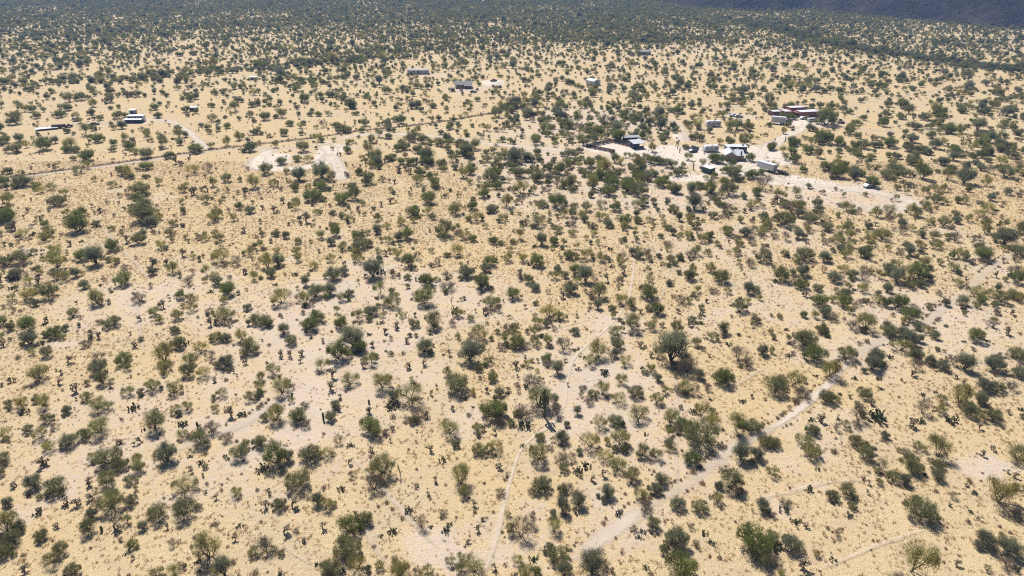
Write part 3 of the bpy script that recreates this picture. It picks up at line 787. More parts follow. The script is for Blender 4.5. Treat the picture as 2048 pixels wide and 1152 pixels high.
# ------------------------------------------------------------------ plants seen one by one in the photograph
# per window of the photograph (x0, y0, scale): "x y width code" of each plant's foot, in window pixels
SEEN = [
(0, 640, 4.0, """235 90 150 g;450 130 140 g;900 45 130 m;245 190 120 b;330 192 70 k;385 285 100 m;680 210 90 d;735 150 60 c;790 150 60 c;30 205 60 c;135 100 30 c;1075 215 60 c
995 345 125 g;1020 400 80 p;1400 95 90 m;1430 215 120 m;1740 160 110 p;1815 165 80 b;1940 160 100 p;2010 250 140 m;320 470 155 p;450 410 30 c;545 340 60 c;600 310 28 c;800 322 110 d
790 420 150 b;830 505 110 m;1325 400 120 p;1320 330 150 p;1520 350 120 p;1510 440 125 m;1600 245 120 p;1680 300 90 d;1815 370 130 b;1930 310 40 c;1970 350 50 c;1635 450 110 p;1720 490 50 c
1890 450 25 c;1780 610 95 p;1035 600 110 p;1225 560 135 p;1405 580 145 p;880 530 60 c;1140 590 60 c;610 570 80 c;470 520 60 c;490 430 40 c;250 540 40 c;90 500 50 c;125 490 40 c;20 530 40 c
70 680 70 m;360 690 130 p;175 690 130 p;190 752 90 k;385 810 105 m;540 740 80 b;475 640 22 c;610 640 40 c;660 660 40 c;785 710 155 p;860 720 120 p;800 900 195 p;1070 712 100 k;1240 870 165 m
1150 880 50 k;1420 740 110 p;1500 720 110 p;1460 842 100 k;1465 940 95 p;1720 720 80 p;1700 890 150 d;1845 760 80 c;1935 762 90 k;2010 640 110 p;1610 990 145 m;1820 960 100 d;1920 1095 150 m
55 930 115 p;230 890 90 m;215 932 40 k;330 940 130 p;445 870 70 d;555 1000 150 b;490 1020 40 c;400 1040 120 p;665 970 40 c;965 975 45 c;1075 1000 42 c;1130 980 50 c;375 1150 70 c
880 1140 230 m;35 1130 115 m;1340 1120 180 b;1520 1092 55 k;1797 1092 50 k;1615 1152 70 k;1100 1150 95 p;720 985 28 l;380 1000 60 p;690 640 90 p"""),
(512, 640, 4.0, """80 40 120 m;430 72 165 g;225 105 90 b;285 190 115 m;690 55 115 g;610 95 40 k;530 180 40 c;445 135 50 c;780 205 185 b;835 245 130 g;660 305 175 g;520 392 135 p;905 122 60 k;940 215 50 c;1030 112 50 c
210 290 60 c;280 292 70 c;370 282 60 c;85 362 40 c;355 337 50 c;610 470 70 c;600 560 100 c;850 372 60 c;920 352 135 p;145 432 110 p;215 582 165 p;760 512 145 p;1010 542 175 p;1240 642 235 p
1350 252 125 b;1270 52 90 m;1420 52 145 m;1130 52 50 c;1400 112 60 c;1270 132 50 c;1200 182 60 c;1090 272 40 k;1040 252 30 k;1340 362 50 c;1230 387 60 c;1500 282 32 k;1545 282 60 c;1790 142 155 p
1710 322 175 b;1985 182 95 p;1860 342 90 p;1780 402 80 m;1895 482 95 g;1535 442 90 p;1610 562 195 m;1670 632 60 k;1850 582 50 c;2015 572 60 c;1950 602 95 b;1900 765 205 g;1945 822 140 d
680 622 50 c;660 712 80 c;160 802 185 p;340 802 145 g;400 852 95 d;1565 722 50 c;1245 722 22 c;1310 782 155 d;1370 772 50 c;1550 902 185 p;910 892 155 g;955 932 140 p;910 752 70 c;1090 882 50 c
1295 892 26 c;1075 972 40 c;755 1002 80 k;1770 892 90 p;1735 702 40 k;1920 902 50 c;1910 1042 135 p;1790 1062 125 m;1600 1012 70 m;1400 1052 60 c;1490 1122 80 k;440 1112 195 m;570 1092 115 p
30 1002 125 m;160 1142 215 g;740 1150 50 c;930 1042 60 c;30 560 110 p;40 480 80 p;260 520 60 p;1330 420 22 c;1440 540 30 c;1800 470 40 c;1640 640 40 d"""),
(1024, 640, 4.0, """205 42 100 p;15 52 50 m;960 72 155 p;1110 72 105 p;505 112 82 b;45 212 125 g;180 202 115 p;285 192 85 p;180 112 100 p;415 232 125 d;500 242 60 k;820 122 115 p;840 222 115 m;690 292 145 p;625 352 125 p
905 352 125 p;820 292 75 b;280 332 105 g;285 382 50 k;360 422 115 b;425 332 50 c;1270 322 235 b;1390 342 135 p;1400 412 190 d;1185 187 32 k;1030 217 60 c;1115 292 50 c;1470 202 95 p;1525 242 55 d
1410 42 60 c;1510 32 60 k;1690 102 115 m;1810 122 60 k;1600 152 95 p;1735 202 70 k;1575 292 40 c;1815 322 155 d;1880 372 105 d;2000 272 105 b;1680 502 155 g;525 402 60 k;500 362 32 k;110 302 32 c
160 332 40 c;30 382 70 c;85 372 60 k;45 452 40 c;740 432 105 k;720 592 135 p;650 612 100 m;850 662 135 p;870 502 115 p;985 602 135 m;1045 387 52 k;1115 412 95 p;1230 582 85 p;1380 572 135 p;1460 592 100 d
215 690 215 m;150 502 125 d;105 852 155 k;100 762 140 d;360 762 105 d;700 852 135 p;825 832 115 m;860 992 155 p;1010 792 175 p;1160 662 105 p;1265 822 145 p;1350 882 125 m;1515 762 135 p;1500 975 270 m
1600 842 145 p;1790 882 185 p;1930 882 145 m;1840 652 70 k;1920 622 40 c;1590 642 50 k;1605 722 60 k;1070 922 50 k;400 972 115 b;620 1012 185 p;740 1112 135 p;215 1115 175 p;395 1122 125 d;85 1012 52 k
590 1152 75 k;1040 1082 125 m;1150 1102 115 p;1270 1032 115 p;1250 922 95 p;1440 1145 155 g;1830 1112 155 b;1960 1102 125 b;2020 1002 115 m;1700 1020 60 l;1430 900 130 p;1560 560 80 d;560 560 70 d"""),
(1536, 640, 4.0, """780 62 185 p;965 112 155 m;1185 72 75 b;290 202 195 m;430 102 115 m;370 312 185 g;490 452 185 p;620 312 165 p;165 292 60 k;150 82 50 k;160 187 50 k;50 157 42 k;860 332 125 b;1050 242 165 p;1120 192 135 b
830 392 135 b;975 302 70 k;1180 312 115 m;1390 392 115 b;1290 352 95 b;1180 392 120 d;1650 162 135 g;1570 177 52 k;1420 52 50 k;1320 82 50 c;1790 62 50 c;1920 112 72 c;2000 302 155 m;1565 392 145 b
1800 392 155 b;2000 452 115 b;1630 242 50 c;1830 292 42 c;1880 302 42 k;1460 302 42 c;50 572 175 m;210 512 145 p;270 622 135 d;375 452 52 k;690 472 62 k;885 472 62 k;905 552 52 k;1150 452 62 c;1515 472 42 c
1565 512 42 c;765 612 135 m;1780 542 62 c;1940 552 95 d;575 597 52 k;650 622 42 c;1235 602 62 k;1340 582 52 k;1250 637 28 k;1870 612 42 k;870 792 200 k;720 802 135 d;700 712 82 c;820 672 62 c;1230 742 135 d
1215 817 105 k;1375 742 115 p;1530 662 185 p;1470 822 130 k;1580 752 135 m;1800 792 145 m;1690 662 115 b;1680 802 85 p;1160 852 82 c;1690 872 62 c;1920 742 42 c;350 902 115 m;620 862 95 p;930 942 75 b
710 1002 135 m;770 1102 115 m;290 992 145 p;335 1092 155 p;30 1002 135 m;1800 1042 62 c;1720 1092 52 c;1350 1092 225 p;1200 1032 115 p;1100 1082 95 d;1990 1115 185 p;1140 1142 110 m;80 792 52 k;2020 720 60 k;560 800 60 k;520 1060 60 l"""),
(0, 864, 4.0, """970 285 125 m;860 402 155 m;1040 402 95 m;1115 302 115 p;275 442 135 b;240 512 60 k;450 472 195 m;380 522 60 c;710 422 72 c;745 532 72 c;540 562 92 c;615 592 100 c;130 432 72 c;350 272 90 c;900 602 205 p
1050 572 125 m;1490 472 195 p;1470 662 195 m;1265 682 155 m;1525 302 52 c;1630 352 42 c;1620 262 72 k;300 652 100 k;335 852 115 m;460 762 62 c;710 792 145 m;740 682 95 b;920 782 110 c;60 792 205 p;70 582 85 b
190 792 62 d;120 882 135 m;955 872 42 c;1055 922 95 g;1000 982 42 k;1890 512 105 p;1730 532 52 c;1650 482 36 c;1385 902 72 d;1910 762 72 k;1880 862 62 c;1700 742 42 k;1680 1002 225 p;1800 1142 155 b;1590 1042 72 k
1410 1150 155 p;1260 1160 125 p;500 962 115 m;590 1132 135 m;430 1042 155 p;200 1112 90 c;2030 982 85 p;1915 1150 52 c;1450 1072 62 d;1340 762 42 c;40 980 135 m;1580 600 60 d;1080 1010 40 c;20 340 70 m"""),
(512, 864, 4.0, """340 432 195 m;190 602 125 m;80 602 82 c;100 502 42 c;290 602 82 c;490 572 105 b;560 612 115 p;1020 325 180 m;1640 412 180 p;1155 352 95 o;1280 442 52 c;1440 392 52 c;1375 502 42 c;680 462 82 k;990 382 52 k
1220 642 110 k;875 722 125 m;745 792 195 g;735 972 225 m;810 1100 160 p;1090 802 92 k;1000 832 52 k;225 812 82 c;530 762 62 c;375 882 62 c;320 802 62 d;75 952 155 d;1550 742 72 k;1520 792 92 k;1745 592 72 c
1815 702 52 c;1780 782 52 c;1395 762 52 k;1480 692 28 c;1700 882 52 c;1745 1112 205 p;1640 1112 105 p;1190 1082 72 k;1150 1152 175 p;1365 1142 135 p;600 1142 175 m;490 1062 62 k;200 1142 72 k;1915 1082 62 c
1950 292 72 c;2000 352 42 c;1900 642 36 l;1270 700 40 c;640 990 60 l;980 600 40 l"""),
(1024, 864, 4.0, """235 455 160 m;525 322 92 k;600 292 92 k;400 482 85 m;405 632 115 b;530 582 145 b;630 392 52 c;720 342 60 c;765 512 115 b;850 302 125 p;960 382 135 m;1190 412 105 b;1150 482 105 b;1030 532 125 p
1070 622 135 d;1320 602 135 b;1500 622 145 m;1640 562 105 p;1735 442 195 m;2000 622 125 b;330 792 145 p;70 832 225 d;850 662 92 k;1050 802 82 k;1010 852 62 k;1130 762 115 m;1310 902 195 b;1230 912 110 k
1540 822 72 k;1600 892 92 k;1930 922 310 g;370 1012 175 m;170 1012 92 k;40 1042 105 p;640 1122 245 b;120 1150 145 p;30 1142 62 k;420 1142 135 b;1350 1160 285 g;1075 1092 62 k;800 1122 52 c;880 970 40 l;1110 1142 60 l
1820 500 90 d;1660 1010 50 l;300 960 90 m;520 660 60 k;1470 900 70 d"""),
(1536, 864, 4.0, """20 862 135 m;190 942 165 b;285 1082 110 c;130 622 112 k;215 712 102 k;320 462 92 k;175 452 42 k;305 762 62 c;510 532 115 m;630 502 135 m;650 672 82 k;790 492 42 c;810 412 42 c;550 832 72 d;1200 672 245 m
1300 720 130 p;1140 1112 335 p;515 1022 82 k;1840 562 255 p;1160 322 135 m;1000 392 115 p;1090 412 95 b;900 302 115 d;1350 372 125 b;1470 522 72 d;1650 492 72 k;1580 432 42 c;1730 902 165 b;1920 962 195 b
1990 682 75 p;2000 1102 92 k;1510 1062 72 c;1350 1052 52 k;820 942 32 k;1620 642 52 k;1910 322 42 c;1975 362 62 c;40 682 72 d;30 342 105 p;2030 470 90 p;1850 760 40 l;2040 660 80 d;100 1150 70 p"""),
(0, 380, 3.938, """455 120 130 m;55 250 150 g;1110 30 150 m;1085 110 100 g;1140 235 190 m;540 200 80 p;645 200 90 g;620 320 180 g;65 110 110 p;215 160 30 c;795 180 45 c;900 210 35 c;120 310 70 c;190 370 100 p;360 290 70 g
270 350 30 c;350 400 110 p;400 360 110 p;885 320 60 p;945 340 40 c;1030 300 30 c;980 310 30 c;1100 420 112 m;1000 410 60 c;890 470 110 g;1270 460 80 p;1625 100 80 p;1690 240 110 p;1885 150 70 g;1970 180 80 b
1840 240 60 p;1365 280 80 p;1340 360 70 p;1580 390 60 d;1625 400 70 p;1730 400 90 p;1960 510 90 p;1925 330 60 c;40 440 50 c;60 590 120 m;185 570 140 m;440 490 100 p;655 550 110 g;760 580 140 b;900 590 80 p
455 610 150 p;560 440 50 c;1200 620 80 c;1435 520 60 c;1580 560 50 c;1745 570 140 p;1870 590 90 d;1520 540 60 p;1360 650 100 p;130 690 110 b;90 710 70 k;600 680 80 b;510 710 110 p;225 740 80 p;305 740 60 c
640 412 45 k;280 622 60 k;300 682 60 k;390 840 160 m;90 780 60 k;240 860 120 p;280 910 70 b;95 860 70 p;980 740 140 g;795 752 50 k;880 806 50 k;625 756 50 k;765 890 130 p;870 890 50 c;1100 880 110 d;1220 980 100 p
1430 850 80 g;1500 870 90 p;1400 1010 100 p;1510 950 90 p;1270 1040 70 p;885 1060 140 m;585 990 90 p;20 1060 90 g;380 1040 50 c;720 1142 50 c;790 1050 60 d;1710 740 100 b;2000 710 90 p;1920 660 60 c
1800 820 130 g;1660 810 60 k;1890 820 50 c;1770 1020 170 p;1950 940 70 m;2020 1050 90 m;1660 1060 60 c;1700 1060 60 c;1380 1120 90 p;1640 970 60 d;1120 330 40 c;1200 320 50 c;1180 640 60 c;1420 110 30 c;1460 170 40 c;1740 90 30 c;1530 30 60 c;980 160 40 c;850 110 40 d"""),
(510, 380, 3.938, """455 80 130 g;685 105 120 g;780 70 120 m;150 180 60 c;320 150 80 p;60 155 40 c;50 260 40 c;490 190 70 p;615 190 50 m;1070 100 80 c;1240 200 120 g;1370 100 120 g;1360 190 90 p;1265 215 60 m;970 240 70 p;740 250 70 p
690 220 60 p;1150 270 90 p;1400 230 60 m;1575 185 110 m;1710 150 90 g;1800 55 90 g;1855 175 80 b;1980 130 100 p;1740 240 120 p;1950 240 90 p;1045 300 60 p;620 300 80 m;520 380 80 p;640 360 90 g;800 380 80 g;890 350 60 p
960 340 70 b;1050 410 80 p;1195 380 110 g;1490 350 140 m;1600 330 80 p;1715 400 70 g;1660 410 50 c;1880 420 80 g;1940 430 60 m;2030 420 60 m;50 460 80 p;135 410 50 c;340 420 60 m;175 490 70 p;60 360 50 m;860 450 110 m
600 430 70 b;690 470 100 p;790 510 80 p;330 500 80 p;960 490 60 p;980 560 70 b;100 610 110 p;190 590 110 b;340 560 70 p;460 620 80 p;600 560 80 p;830 570 80 p;1120 530 90 p;1210 600 120 m;1280 540 70 d;1590 510 110 p
1390 490 60 p;1850 590 110 g;1990 560 90 p;1440 590 60 d;620 700 130 b;700 660 90 b;930 680 150 b;1085 680 80 d;1360 740 120 g;1205 700 60 g;1520 780 120 d;1510 690 80 d;1670 680 120 b;1790 760 152 g;1810 640 80 b
130 680 90 b;10 700 60 p;315 672 60 k;165 752 50 k;400 750 80 b;480 840 130 b;590 820 110 b;750 830 80 m;990 820 120 p;1090 920 140 p;1340 890 150 g;1550 900 60 o;1860 920 130 p;2030 850 110 g;215 890 190 p;400 890 110 p
690 870 80 p;50 1040 140 p;110 1070 70 m;490 1030 130 g;420 1100 130 g;650 970 80 p;820 1020 110 p;920 980 110 b;900 1030 60 m;1000 1000 60 p;1160 1000 70 p;1260 1080 90 b;1400 1050 150 p;1120 1090 50 c;1000 1050 50 k
1735 960 30 c;1800 980 50 c;1580 970 90 k;2020 1080 50 k;820 170 60 c;590 130 40 c;1000 130 40 c;400 250 70 c;270 280 40 c;510 490 50 c;1260 1000 40 c;1650 860 40 c;1780 820 50 k;1390 600 60 c;1200 770 50 c;860 690 40 c"""),
(1020, 380, 3.938, """250 130 90 m;370 130 140 g;600 160 80 m;720 140 90 p;830 160 90 g;995 140 80 p;1010 40 150 m;780 40 110 g;50 110 60 p;190 30 70 p;225 280 130 p;710 230 90 p;905 280 110 g;560 220 70 p;490 280 80 d;420 210 80 p
770 290 80 b;1300 180 80 p;1450 150 120 b;1595 220 80 m;1760 170 60 p;1910 130 100 p;1990 250 80 m;1400 240 80 p;1460 300 80 m;1240 310 70 m;1050 280 30 c;250 430 100 b;340 430 80 g;420 430 60 p;80 390 90 p;490 360 80 p
380 330 80 p;660 360 60 p;900 400 50 m;690 430 50 p;1010 490 60 p;1280 350 60 b;1400 380 80 p;1240 440 80 d;1710 340 90 p;1850 360 90 b;1980 350 90 p;1790 400 80 p;100 560 90 p;205 590 110 g;465 540 100 g;600 540 110 p
720 560 90 p;890 540 60 d;1170 530 50 m;1100 560 60 m;1260 570 90 p;1460 510 100 p;1560 510 80 p;1770 510 90 p;1990 560 120 m;1410 550 40 c;375 640 60 b;520 660 120 g;595 720 130 b;140 730 80 g;85 680 70 c;195 790 80 b
350 700 80 p;1085 650 60 p;1100 720 70 p;1330 660 50 m;1440 650 70 p;1410 700 100 m;1580 640 90 p;1660 720 140 g;470 810 120 b;700 840 130 m;870 890 110 p;40 840 100 m;1080 850 170 g;690 930 70 b;1350 890 110 d
1160 970 120 g;1930 800 90 m;1600 810 80 d;1430 842 50 k;1820 860 60 k;310 1000 160 p;380 1020 90 p;1500 980 60 c;1320 970 50 c;1550 890 40 c;800 610 50 k;1060 410 40 k;790 470 60 k;1750 915 60 k;770 715 60 c;900 660 60 c
640 60 50 c;1130 260 50 c;1850 180 50 c;1650 460 50 c;600 810 50 c;860 780 40 c;120 930 40 c;1030 970 50 c;1480 1050 60 k;420 850 60 c;1200 590 40 p;1240 480 50 p;1620 100 70 m;2010 300 60 p"""),
(1528, 380, 3.938, """415 130 90 m;650 160 100 p;985 190 120 p;155 130 60 c;250 45 90 p;1245 45 80 p;1350 100 80 m;1260 140 90 p;1150 190 90 p;1210 210 80 m;1755 170 110 p;1890 300 90 p;155 270 150 m;270 210 80 b;370 250 110 m
490 310 110 m;660 320 100 p;820 300 70 b;890 210 90 p;1080 290 80 b;1410 280 110 p;1300 270 70 p;1500 220 80 p;1700 210 80 p;1740 340 80 p;2020 340 90 m;570 420 90 p;320 540 155 m;270 380 80 b;340 330 60 p;930 390 110 p
640 530 90 p;680 450 80 p;800 500 90 g;820 410 80 p;1120 460 80 b;1070 500 70 d;1500 400 90 d;1340 460 90 p;1240 370 60 b;1350 360 40 b;1210 440 60 p;1890 430 140 b;1990 510 110 m;1720 540 140 g;1530 530 110 p
1820 400 80 g;130 710 140 g;300 670 110 b;290 770 110 g;550 720 110 b;690 690 90 m;470 560 90 b;900 690 100 p;1010 600 80 p;1040 720 140 b;1180 700 175 g;1150 770 90 m;1260 600 100 p;970 800 90 b;770 800 90 p
1480 640 110 p;1640 590 50 k;420 790 90 m;430 900 140 g;620 910 120 g;640 840 80 b;890 890 120 p;1050 920 150 g;750 900 60 d;470 990 100 b;1150 1020 160 g;1520 750 100 p;1660 840 160 p;1860 880 130 p;1990 730 110 g
1430 910 70 b;1560 900 100 b;2000 880 90 p;120 1010 50 p;310 1000 60 g;1240 305 40 k;1240 490 50 c;880 280 50 c;1780 590 50 k;1830 980 60 c;1940 980 50 c;100 100 70 c;80 240 50 p;580 210 50 p;1700 400 60 d;1430 380 60 p;1880 570 40 c"""),
# the strip with the houses, the corral and the turning loop
(1350, 270, 7.877, """540 265 150 g;160 220 120 m;210 390 150 p;130 510 100 p;440 470 140 p;600 420 180 g;695 440 200 g;890 500 150 g;1180 410 160 g;820 590 180 g;960 620 150 g;1150 690 130 g;1230 670 170 g;620 660 110 g;430 560 110 m
1440 500 100 b;1740 390 150 p;1500 240 120 g;1840 300 160 g;2000 580 120 g;1560 540 150 p;850 930 260 m;720 980 150 p;1000 560 120 p;740 600 90 p;570 780 150 d;240 850 160 p;30 640 140 m;130 630 120 m;1380 850 260 d
1280 940 150 g;1070 980 80 c;1210 1140 200 p;1700 1080 120 m;1890 940 220 p;1560 1080 80 c;700 1120 160 m;1960 1140 180 p;340 860 120 p;860 140 150 m;700 150 120 p;1080 150 150 m;1200 120 130 p;260 70 110 g;400 90 140 m;1160 200 40 c
480 700 100 p;1350 620 120 g;900 700 180 m;760 780 160 g;1040 730 110 m"""),
(1140, 260, 10.24, """980 230 150 g;1690 440 190 p;1140 555 140 p;1280 600 150 p;1360 590 120 p;500 240 160 m;290 310 190 m;640 300 60 p;920 660 190 g;600 650 200 m;1420 700 200 g;1540 640 220 m;1700 690 240 g;1840 700 220 g;1300 860 220 m
1480 840 200 g;700 780 200 p;340 950 200 m;450 1060 200 g;780 1010 220 g;940 960 200 m;130 680 200 m;60 500 160 m;200 460 150 m;1080 860 160 d;1200 1130 200 b;1940 1060 180 g;1660 900 150 p;590 800 120 d;1460 970 120 p;860 480 120 m;420 480 90 d
740 170 170 m;1900 270 140 g;1340 140 120 b;1480 170 160 g;1600 210 160 p;1860 180 160 m;1960 140 160 g;60 120 110 d;1230 130 120 p;250 60 150 p;1100 130 100 p;20 250 140 m;1000 1100 120 p;1640 1060 110 d;1560 1000 130 m"""),
(500, 230, 5.12, """10 370 130 g;265 330 75 p;545 370 135 m;325 500 110 m;490 470 90 m;600 480 110 p;165 600 150 g;375 600 70 p;660 550 55 p;845 360 45 p;1000 390 80 g;840 670 110 p;1120 610 80 g;1290 480 140 g;1320 550 70 g;1420 470 80 m
1550 500 80 g;1650 510 110 g;1830 510 120 g;1960 540 110 g;1150 460 80 p;1510 370 80 g;1560 330 100 m;1650 270 100 m;1720 385 110 m;1845 300 65 g;1965 320 90 m;1250 280 80 m;1180 300 45 p;1010 300 60 p;860 270 50 p;1050 290 50 p
700 270 100 p;930 210 40 c;990 180 110 m;930 150 90 m;1180 110 90 m;1420 240 80 m;1415 150 75 m;1710 185 80 p;1600 140 60 p;1490 70 80 m;1400 100 90 m;1310 110 60 p;680 140 60 p;525 205 60 g;350 210 90 g;410 110 90 g;520 130 80 p
160 50 110 m;270 290 40 c;200 230 60 d;690 350 45 c;1740 620 110 m;1840 650 80 g;1890 730 110 g;600 740 70 p;740 765 110 g;1210 700 150 m;1360 680 80 d;1050 760 100 m;50 740 130 p;1480 700 50 c;1000 640 60 c;1430 690 50 c;1530 580 90 c
1640 600 70 c;1600 570 60 c;1700 560 50 c;380 670 50 c;260 700 50 c;290 700 50 c;490 740 60 c;240 760 40 c;980 500 30 c;990 520 30 c;900 410 30 c;1190 520 40 c;1130 530 40 c;970 620 50 c;1650 770 40 c;410 372 34 l"""),
(0, 180, 4.43, """1650 195 75 m;150 300 110 m;610 180 80 g;540 240 90 g;330 250 70 m;220 190 70 p;980 110 80 m;720 90 100 m;1215 60 80 m;1050 250 90 g;160 560 60 l;140 550 110 m;390 530 150 g;600 550 90 g;680 550 80 m;790 580 80 m;870 460 100 g
805 420 45 m;830 360 60 m;600 380 60 m;500 680 60 p;780 690 80 p;1010 490 70 g;1000 545 70 m;1150 520 100 g;1190 565 80 p;1300 600 120 m;1505 600 80 g;1745 550 130 g;1300 410 70 p;1110 450 70 p;1590 420 110 p;1470 510 90 p
1340 460 50 p;1870 510 70 p;2010 490 80 p;80 740 70 m;190 740 60 p;50 470 100 g;50 830 70 p;140 870 90 m;330 870 80 p;370 910 90 p;500 1040 150 m;70 1020 130 p;50 1140 150 g;1080 750 90 g;1165 785 70 g;1300 700 100 g;1290 780 60 g
1000 860 90 p;1410 840 80 p;1710 740 130 p;1630 900 80 p;1890 850 80 p;2010 810 100 m;1240 940 170 m;1215 1020 110 g;1830 1010 90 p;1280 1140 200 m;1920 1130 110 p;620 1120 80 p;720 1110 90 g;1500 320 40 c;1470 290 30 c;1110 320 60 k;1010 350 70 p
1350 300 30 p;890 1080 45 c;1010 1110 35 c;245 1080 30 c;580 810 40 c;280 980 30 c;1950 990 30 c;1650 960 40 c;1600 1010 40 c;1820 780 40 c;1560 650 60 c;1600 670 60 c;1670 620 40 c;1510 740 30 c;1585 740 30 c;1660 790 40 c
1840 890 60 c;1700 930 70 c;1730 1000 20 c;1540 800 40 k;440 680 40 c;380 570 30 c;350 570 30 c;1110 580 40 c;790 480 40 c;1700 480 40 c;1200 470 60 c;30 1000 60 c"""),
(1520, 195, 10.24, """450 440 150 g;600 440 170 g;700 450 150 m;1340 555 400 g;1480 540 200 m;1200 540 200 m;1860 630 180 g;1960 560 160 g;190 600 130 g;580 600 160 g;1010 680 160 b;1120 700 130 g;950 470 110 p;1700 300 170 m;1430 230 160 m;1220 210 150 m
620 210 150 g;700 240 120 m;520 220 120 m;250 270 160 p;90 790 110 p;480 740 130 p;1300 880 200 g;1400 850 180 g;1220 900 150 m;1600 980 180 g;660 1000 160 g;760 950 150 m;230 1060 160 g;480 1130 170 p;880 860 110 p;1830 330 150 g;1060 220 120 b
1780 780 140 p;1980 830 150 g;1730 130 100 p;40 250 140 p;1040 1120 150 g;1900 1020 150 g;300 880 50 c;500 915 30 c"""),
(1480, 190, 4.8, """1270 880 140 g;1745 970 100 p;530 960 130 p;740 1060 130 m;1030 1100 120 p;1430 1130 150 p;1640 1130 110 g;1790 1110 110 p;215 900 180 d;150 960 90 g;410 1080 90 m;120 1090 130 p;560 1110 130 p;600 740 90 m;940 790 150 g;1080 760 110 m
1170 780 80 g;870 720 100 m;800 720 110 g;740 600 90 m;640 560 110 g;520 650 110 m;430 620 110 g;500 480 110 g;310 520 100 g;800 460 170 g;970 490 90 g;1100 570 110 m;1180 510 120 m;1430 500 130 g;1290 430 80 m;1290 500 80 m;1400 790 110 m
1480 740 150 m;1500 610 90 m;1740 800 150 g;1660 640 130 m;1620 540 120 m;1780 570 80 b;1540 230 90 m;1680 330 100 m;1620 180 110 m;1760 240 100 m;1400 210 80 m;1420 110 80 m;1370 300 90 g;1130 600 80 p;1620 880 80 m;1560 850 50 d;1000 690 80 m;1330 720 60 p;1230 620 70 p;1240 710 80 p"""),
]
HAND = []
for wi, (x0, y0, s, txt) in enumerate(SEEN):
    for it in txt.replace('\n', ';').split(';'):
        if not it.strip(): continue
        a = it.split()
        HAND.append((x0 + float(a[0]) / s, y0 + float(a[1]) / s, float(a[2]) / s, a[3], wi))

# things that plants must keep off: pixel, radius in metres
KEEP_OFF = [(1530, 341, 7), (1418, 345, 4.5), (1468, 318, 8), (1472, 302, 8), (1423, 301, 6), (1385, 299, 3), (1562, 349, 4.5), (1428, 251, 7), (1424, 259, 5), (1556, 255, 4), (268, 252, 5), (1556, 245, 7), (1617, 231, 9), (1590, 229, 8), (1565, 229, 7),
            (1624, 243, 4), (1605, 240, 3), (1680, 246, 4), (1470, 233, 5), (1588, 262, 3), (1738, 376, 3), (268, 243, 9), (90, 260, 8), (125, 255, 8), (265, 228, 3), (385, 222, 4), (150, 242, 3), (188, 250, 4),
            (1187, 168, 9), (927, 174, 9), (836, 146, 10), (905, 181, 2), (945, 185, 3), (990, 162, 5), (1288, 108, 9), (505, 158, 4), (1225, 295, 9), (1200, 304, 4.5), (1225, 310, 4.5), (1180, 300, 4), (1212, 307, 4), (1200, 311, 6.5), (1226, 317, 6.5), (1178, 306, 6), (1250, 303, 6), (1205, 294, 8), (1245, 294, 8), (1276, 292, 6), (1264, 281, 5)]
KEEPW = [(at(x, y).x, at(x, y).y, r) for x, y, r in KEEP_OFF]
def kept_off(X, Y, pad=0.0):
    b = np.zeros(X.shape, bool)
    for (cx, cy, r) in KEEPW:
        b |= np.hypot(X - cx, Y - cy) < r + pad
    return b

rows = []     # X, Y, Z, width m, code, width px, by_hand
taken = []
for (x, y, w, c, wi) in HAND:
    p = at(x, y); wm = w * mpp(y) * (float(np.interp(y, [300, 600], [1.05, .98])) if c in 'pgmbd' else .92)
    tr = c in 'pgmbd'
    kx, ky = (.38, .5) if tr else (.3, .4)
    if any(abs(p.x - q[0]) < kx * min(wm, q[3]) and abs(p.y - q[1]) < ky * min(wm, q[3]) and ((q[2] in 'pgmbd') == tr) and q[4] != wi for q in taken if abs(p.y - q[1]) < 6):
        continue
    if c in 'pgmbd' and y < 385 and kept_off(np.array([p.x]), np.array([p.y]), -2.5)[0]:
        continue
    taken.append((p.x, p.y, c, wm, wi))
    rows.append((p.x, p.y, 0.0, wm, c, w, True))

# ------------------------------------------------------------------ the countless rest, by how thick the scrub stands in each part of the photograph
BELTS = [([(0, 168), (120, 165), (260, 160), (380, 148), (520, 138), (640, 128), (760, 118)], 9, .05), ([(560, 100), (720, 105), (850, 95), (1000, 82), (1150, 78), (1300, 82), (1420, 78)], 14, .02),
         ([(1500, 45), (1580, 66), (1680, 92), (1780, 108), (1880, 122), (1960, 132), (2060, 145)], 7, .10), ([(0, 70), (150, 66), (330, 58), (480, 50)], 10, .022),
         ([(900, 75), (1100, 55), (1300, 50), (1450, 48)], 12, .014), ([(650, 45), (900, 40), (1250, 34)], 9, .012)]
THICK = [(1200, 245, 150, 40, 1.9), (1130, 335, 190, 50, 3.4), (1300, 375, 170, 34, 3.2), (1350, 260, 120, 26, 1.8), (1860, 320, 240, 60, 2.2), (1950, 220, 200, 40, .6), (850, 330, 160, 50, 1.2), (1240, 60, 500, 40, .5), (250, 350, 280, 60, -.25), (1320, 125, 220, 22, -.45), (1850, 170, 200, 25, .2),
         (1000, 165, 150, 16, .2), (620, 330, 150, 26, -.7), (1700, 395, 130, 22, -.9), (120, 300, 150, 30, -.2), (900, 225, 260, 25, .5)]
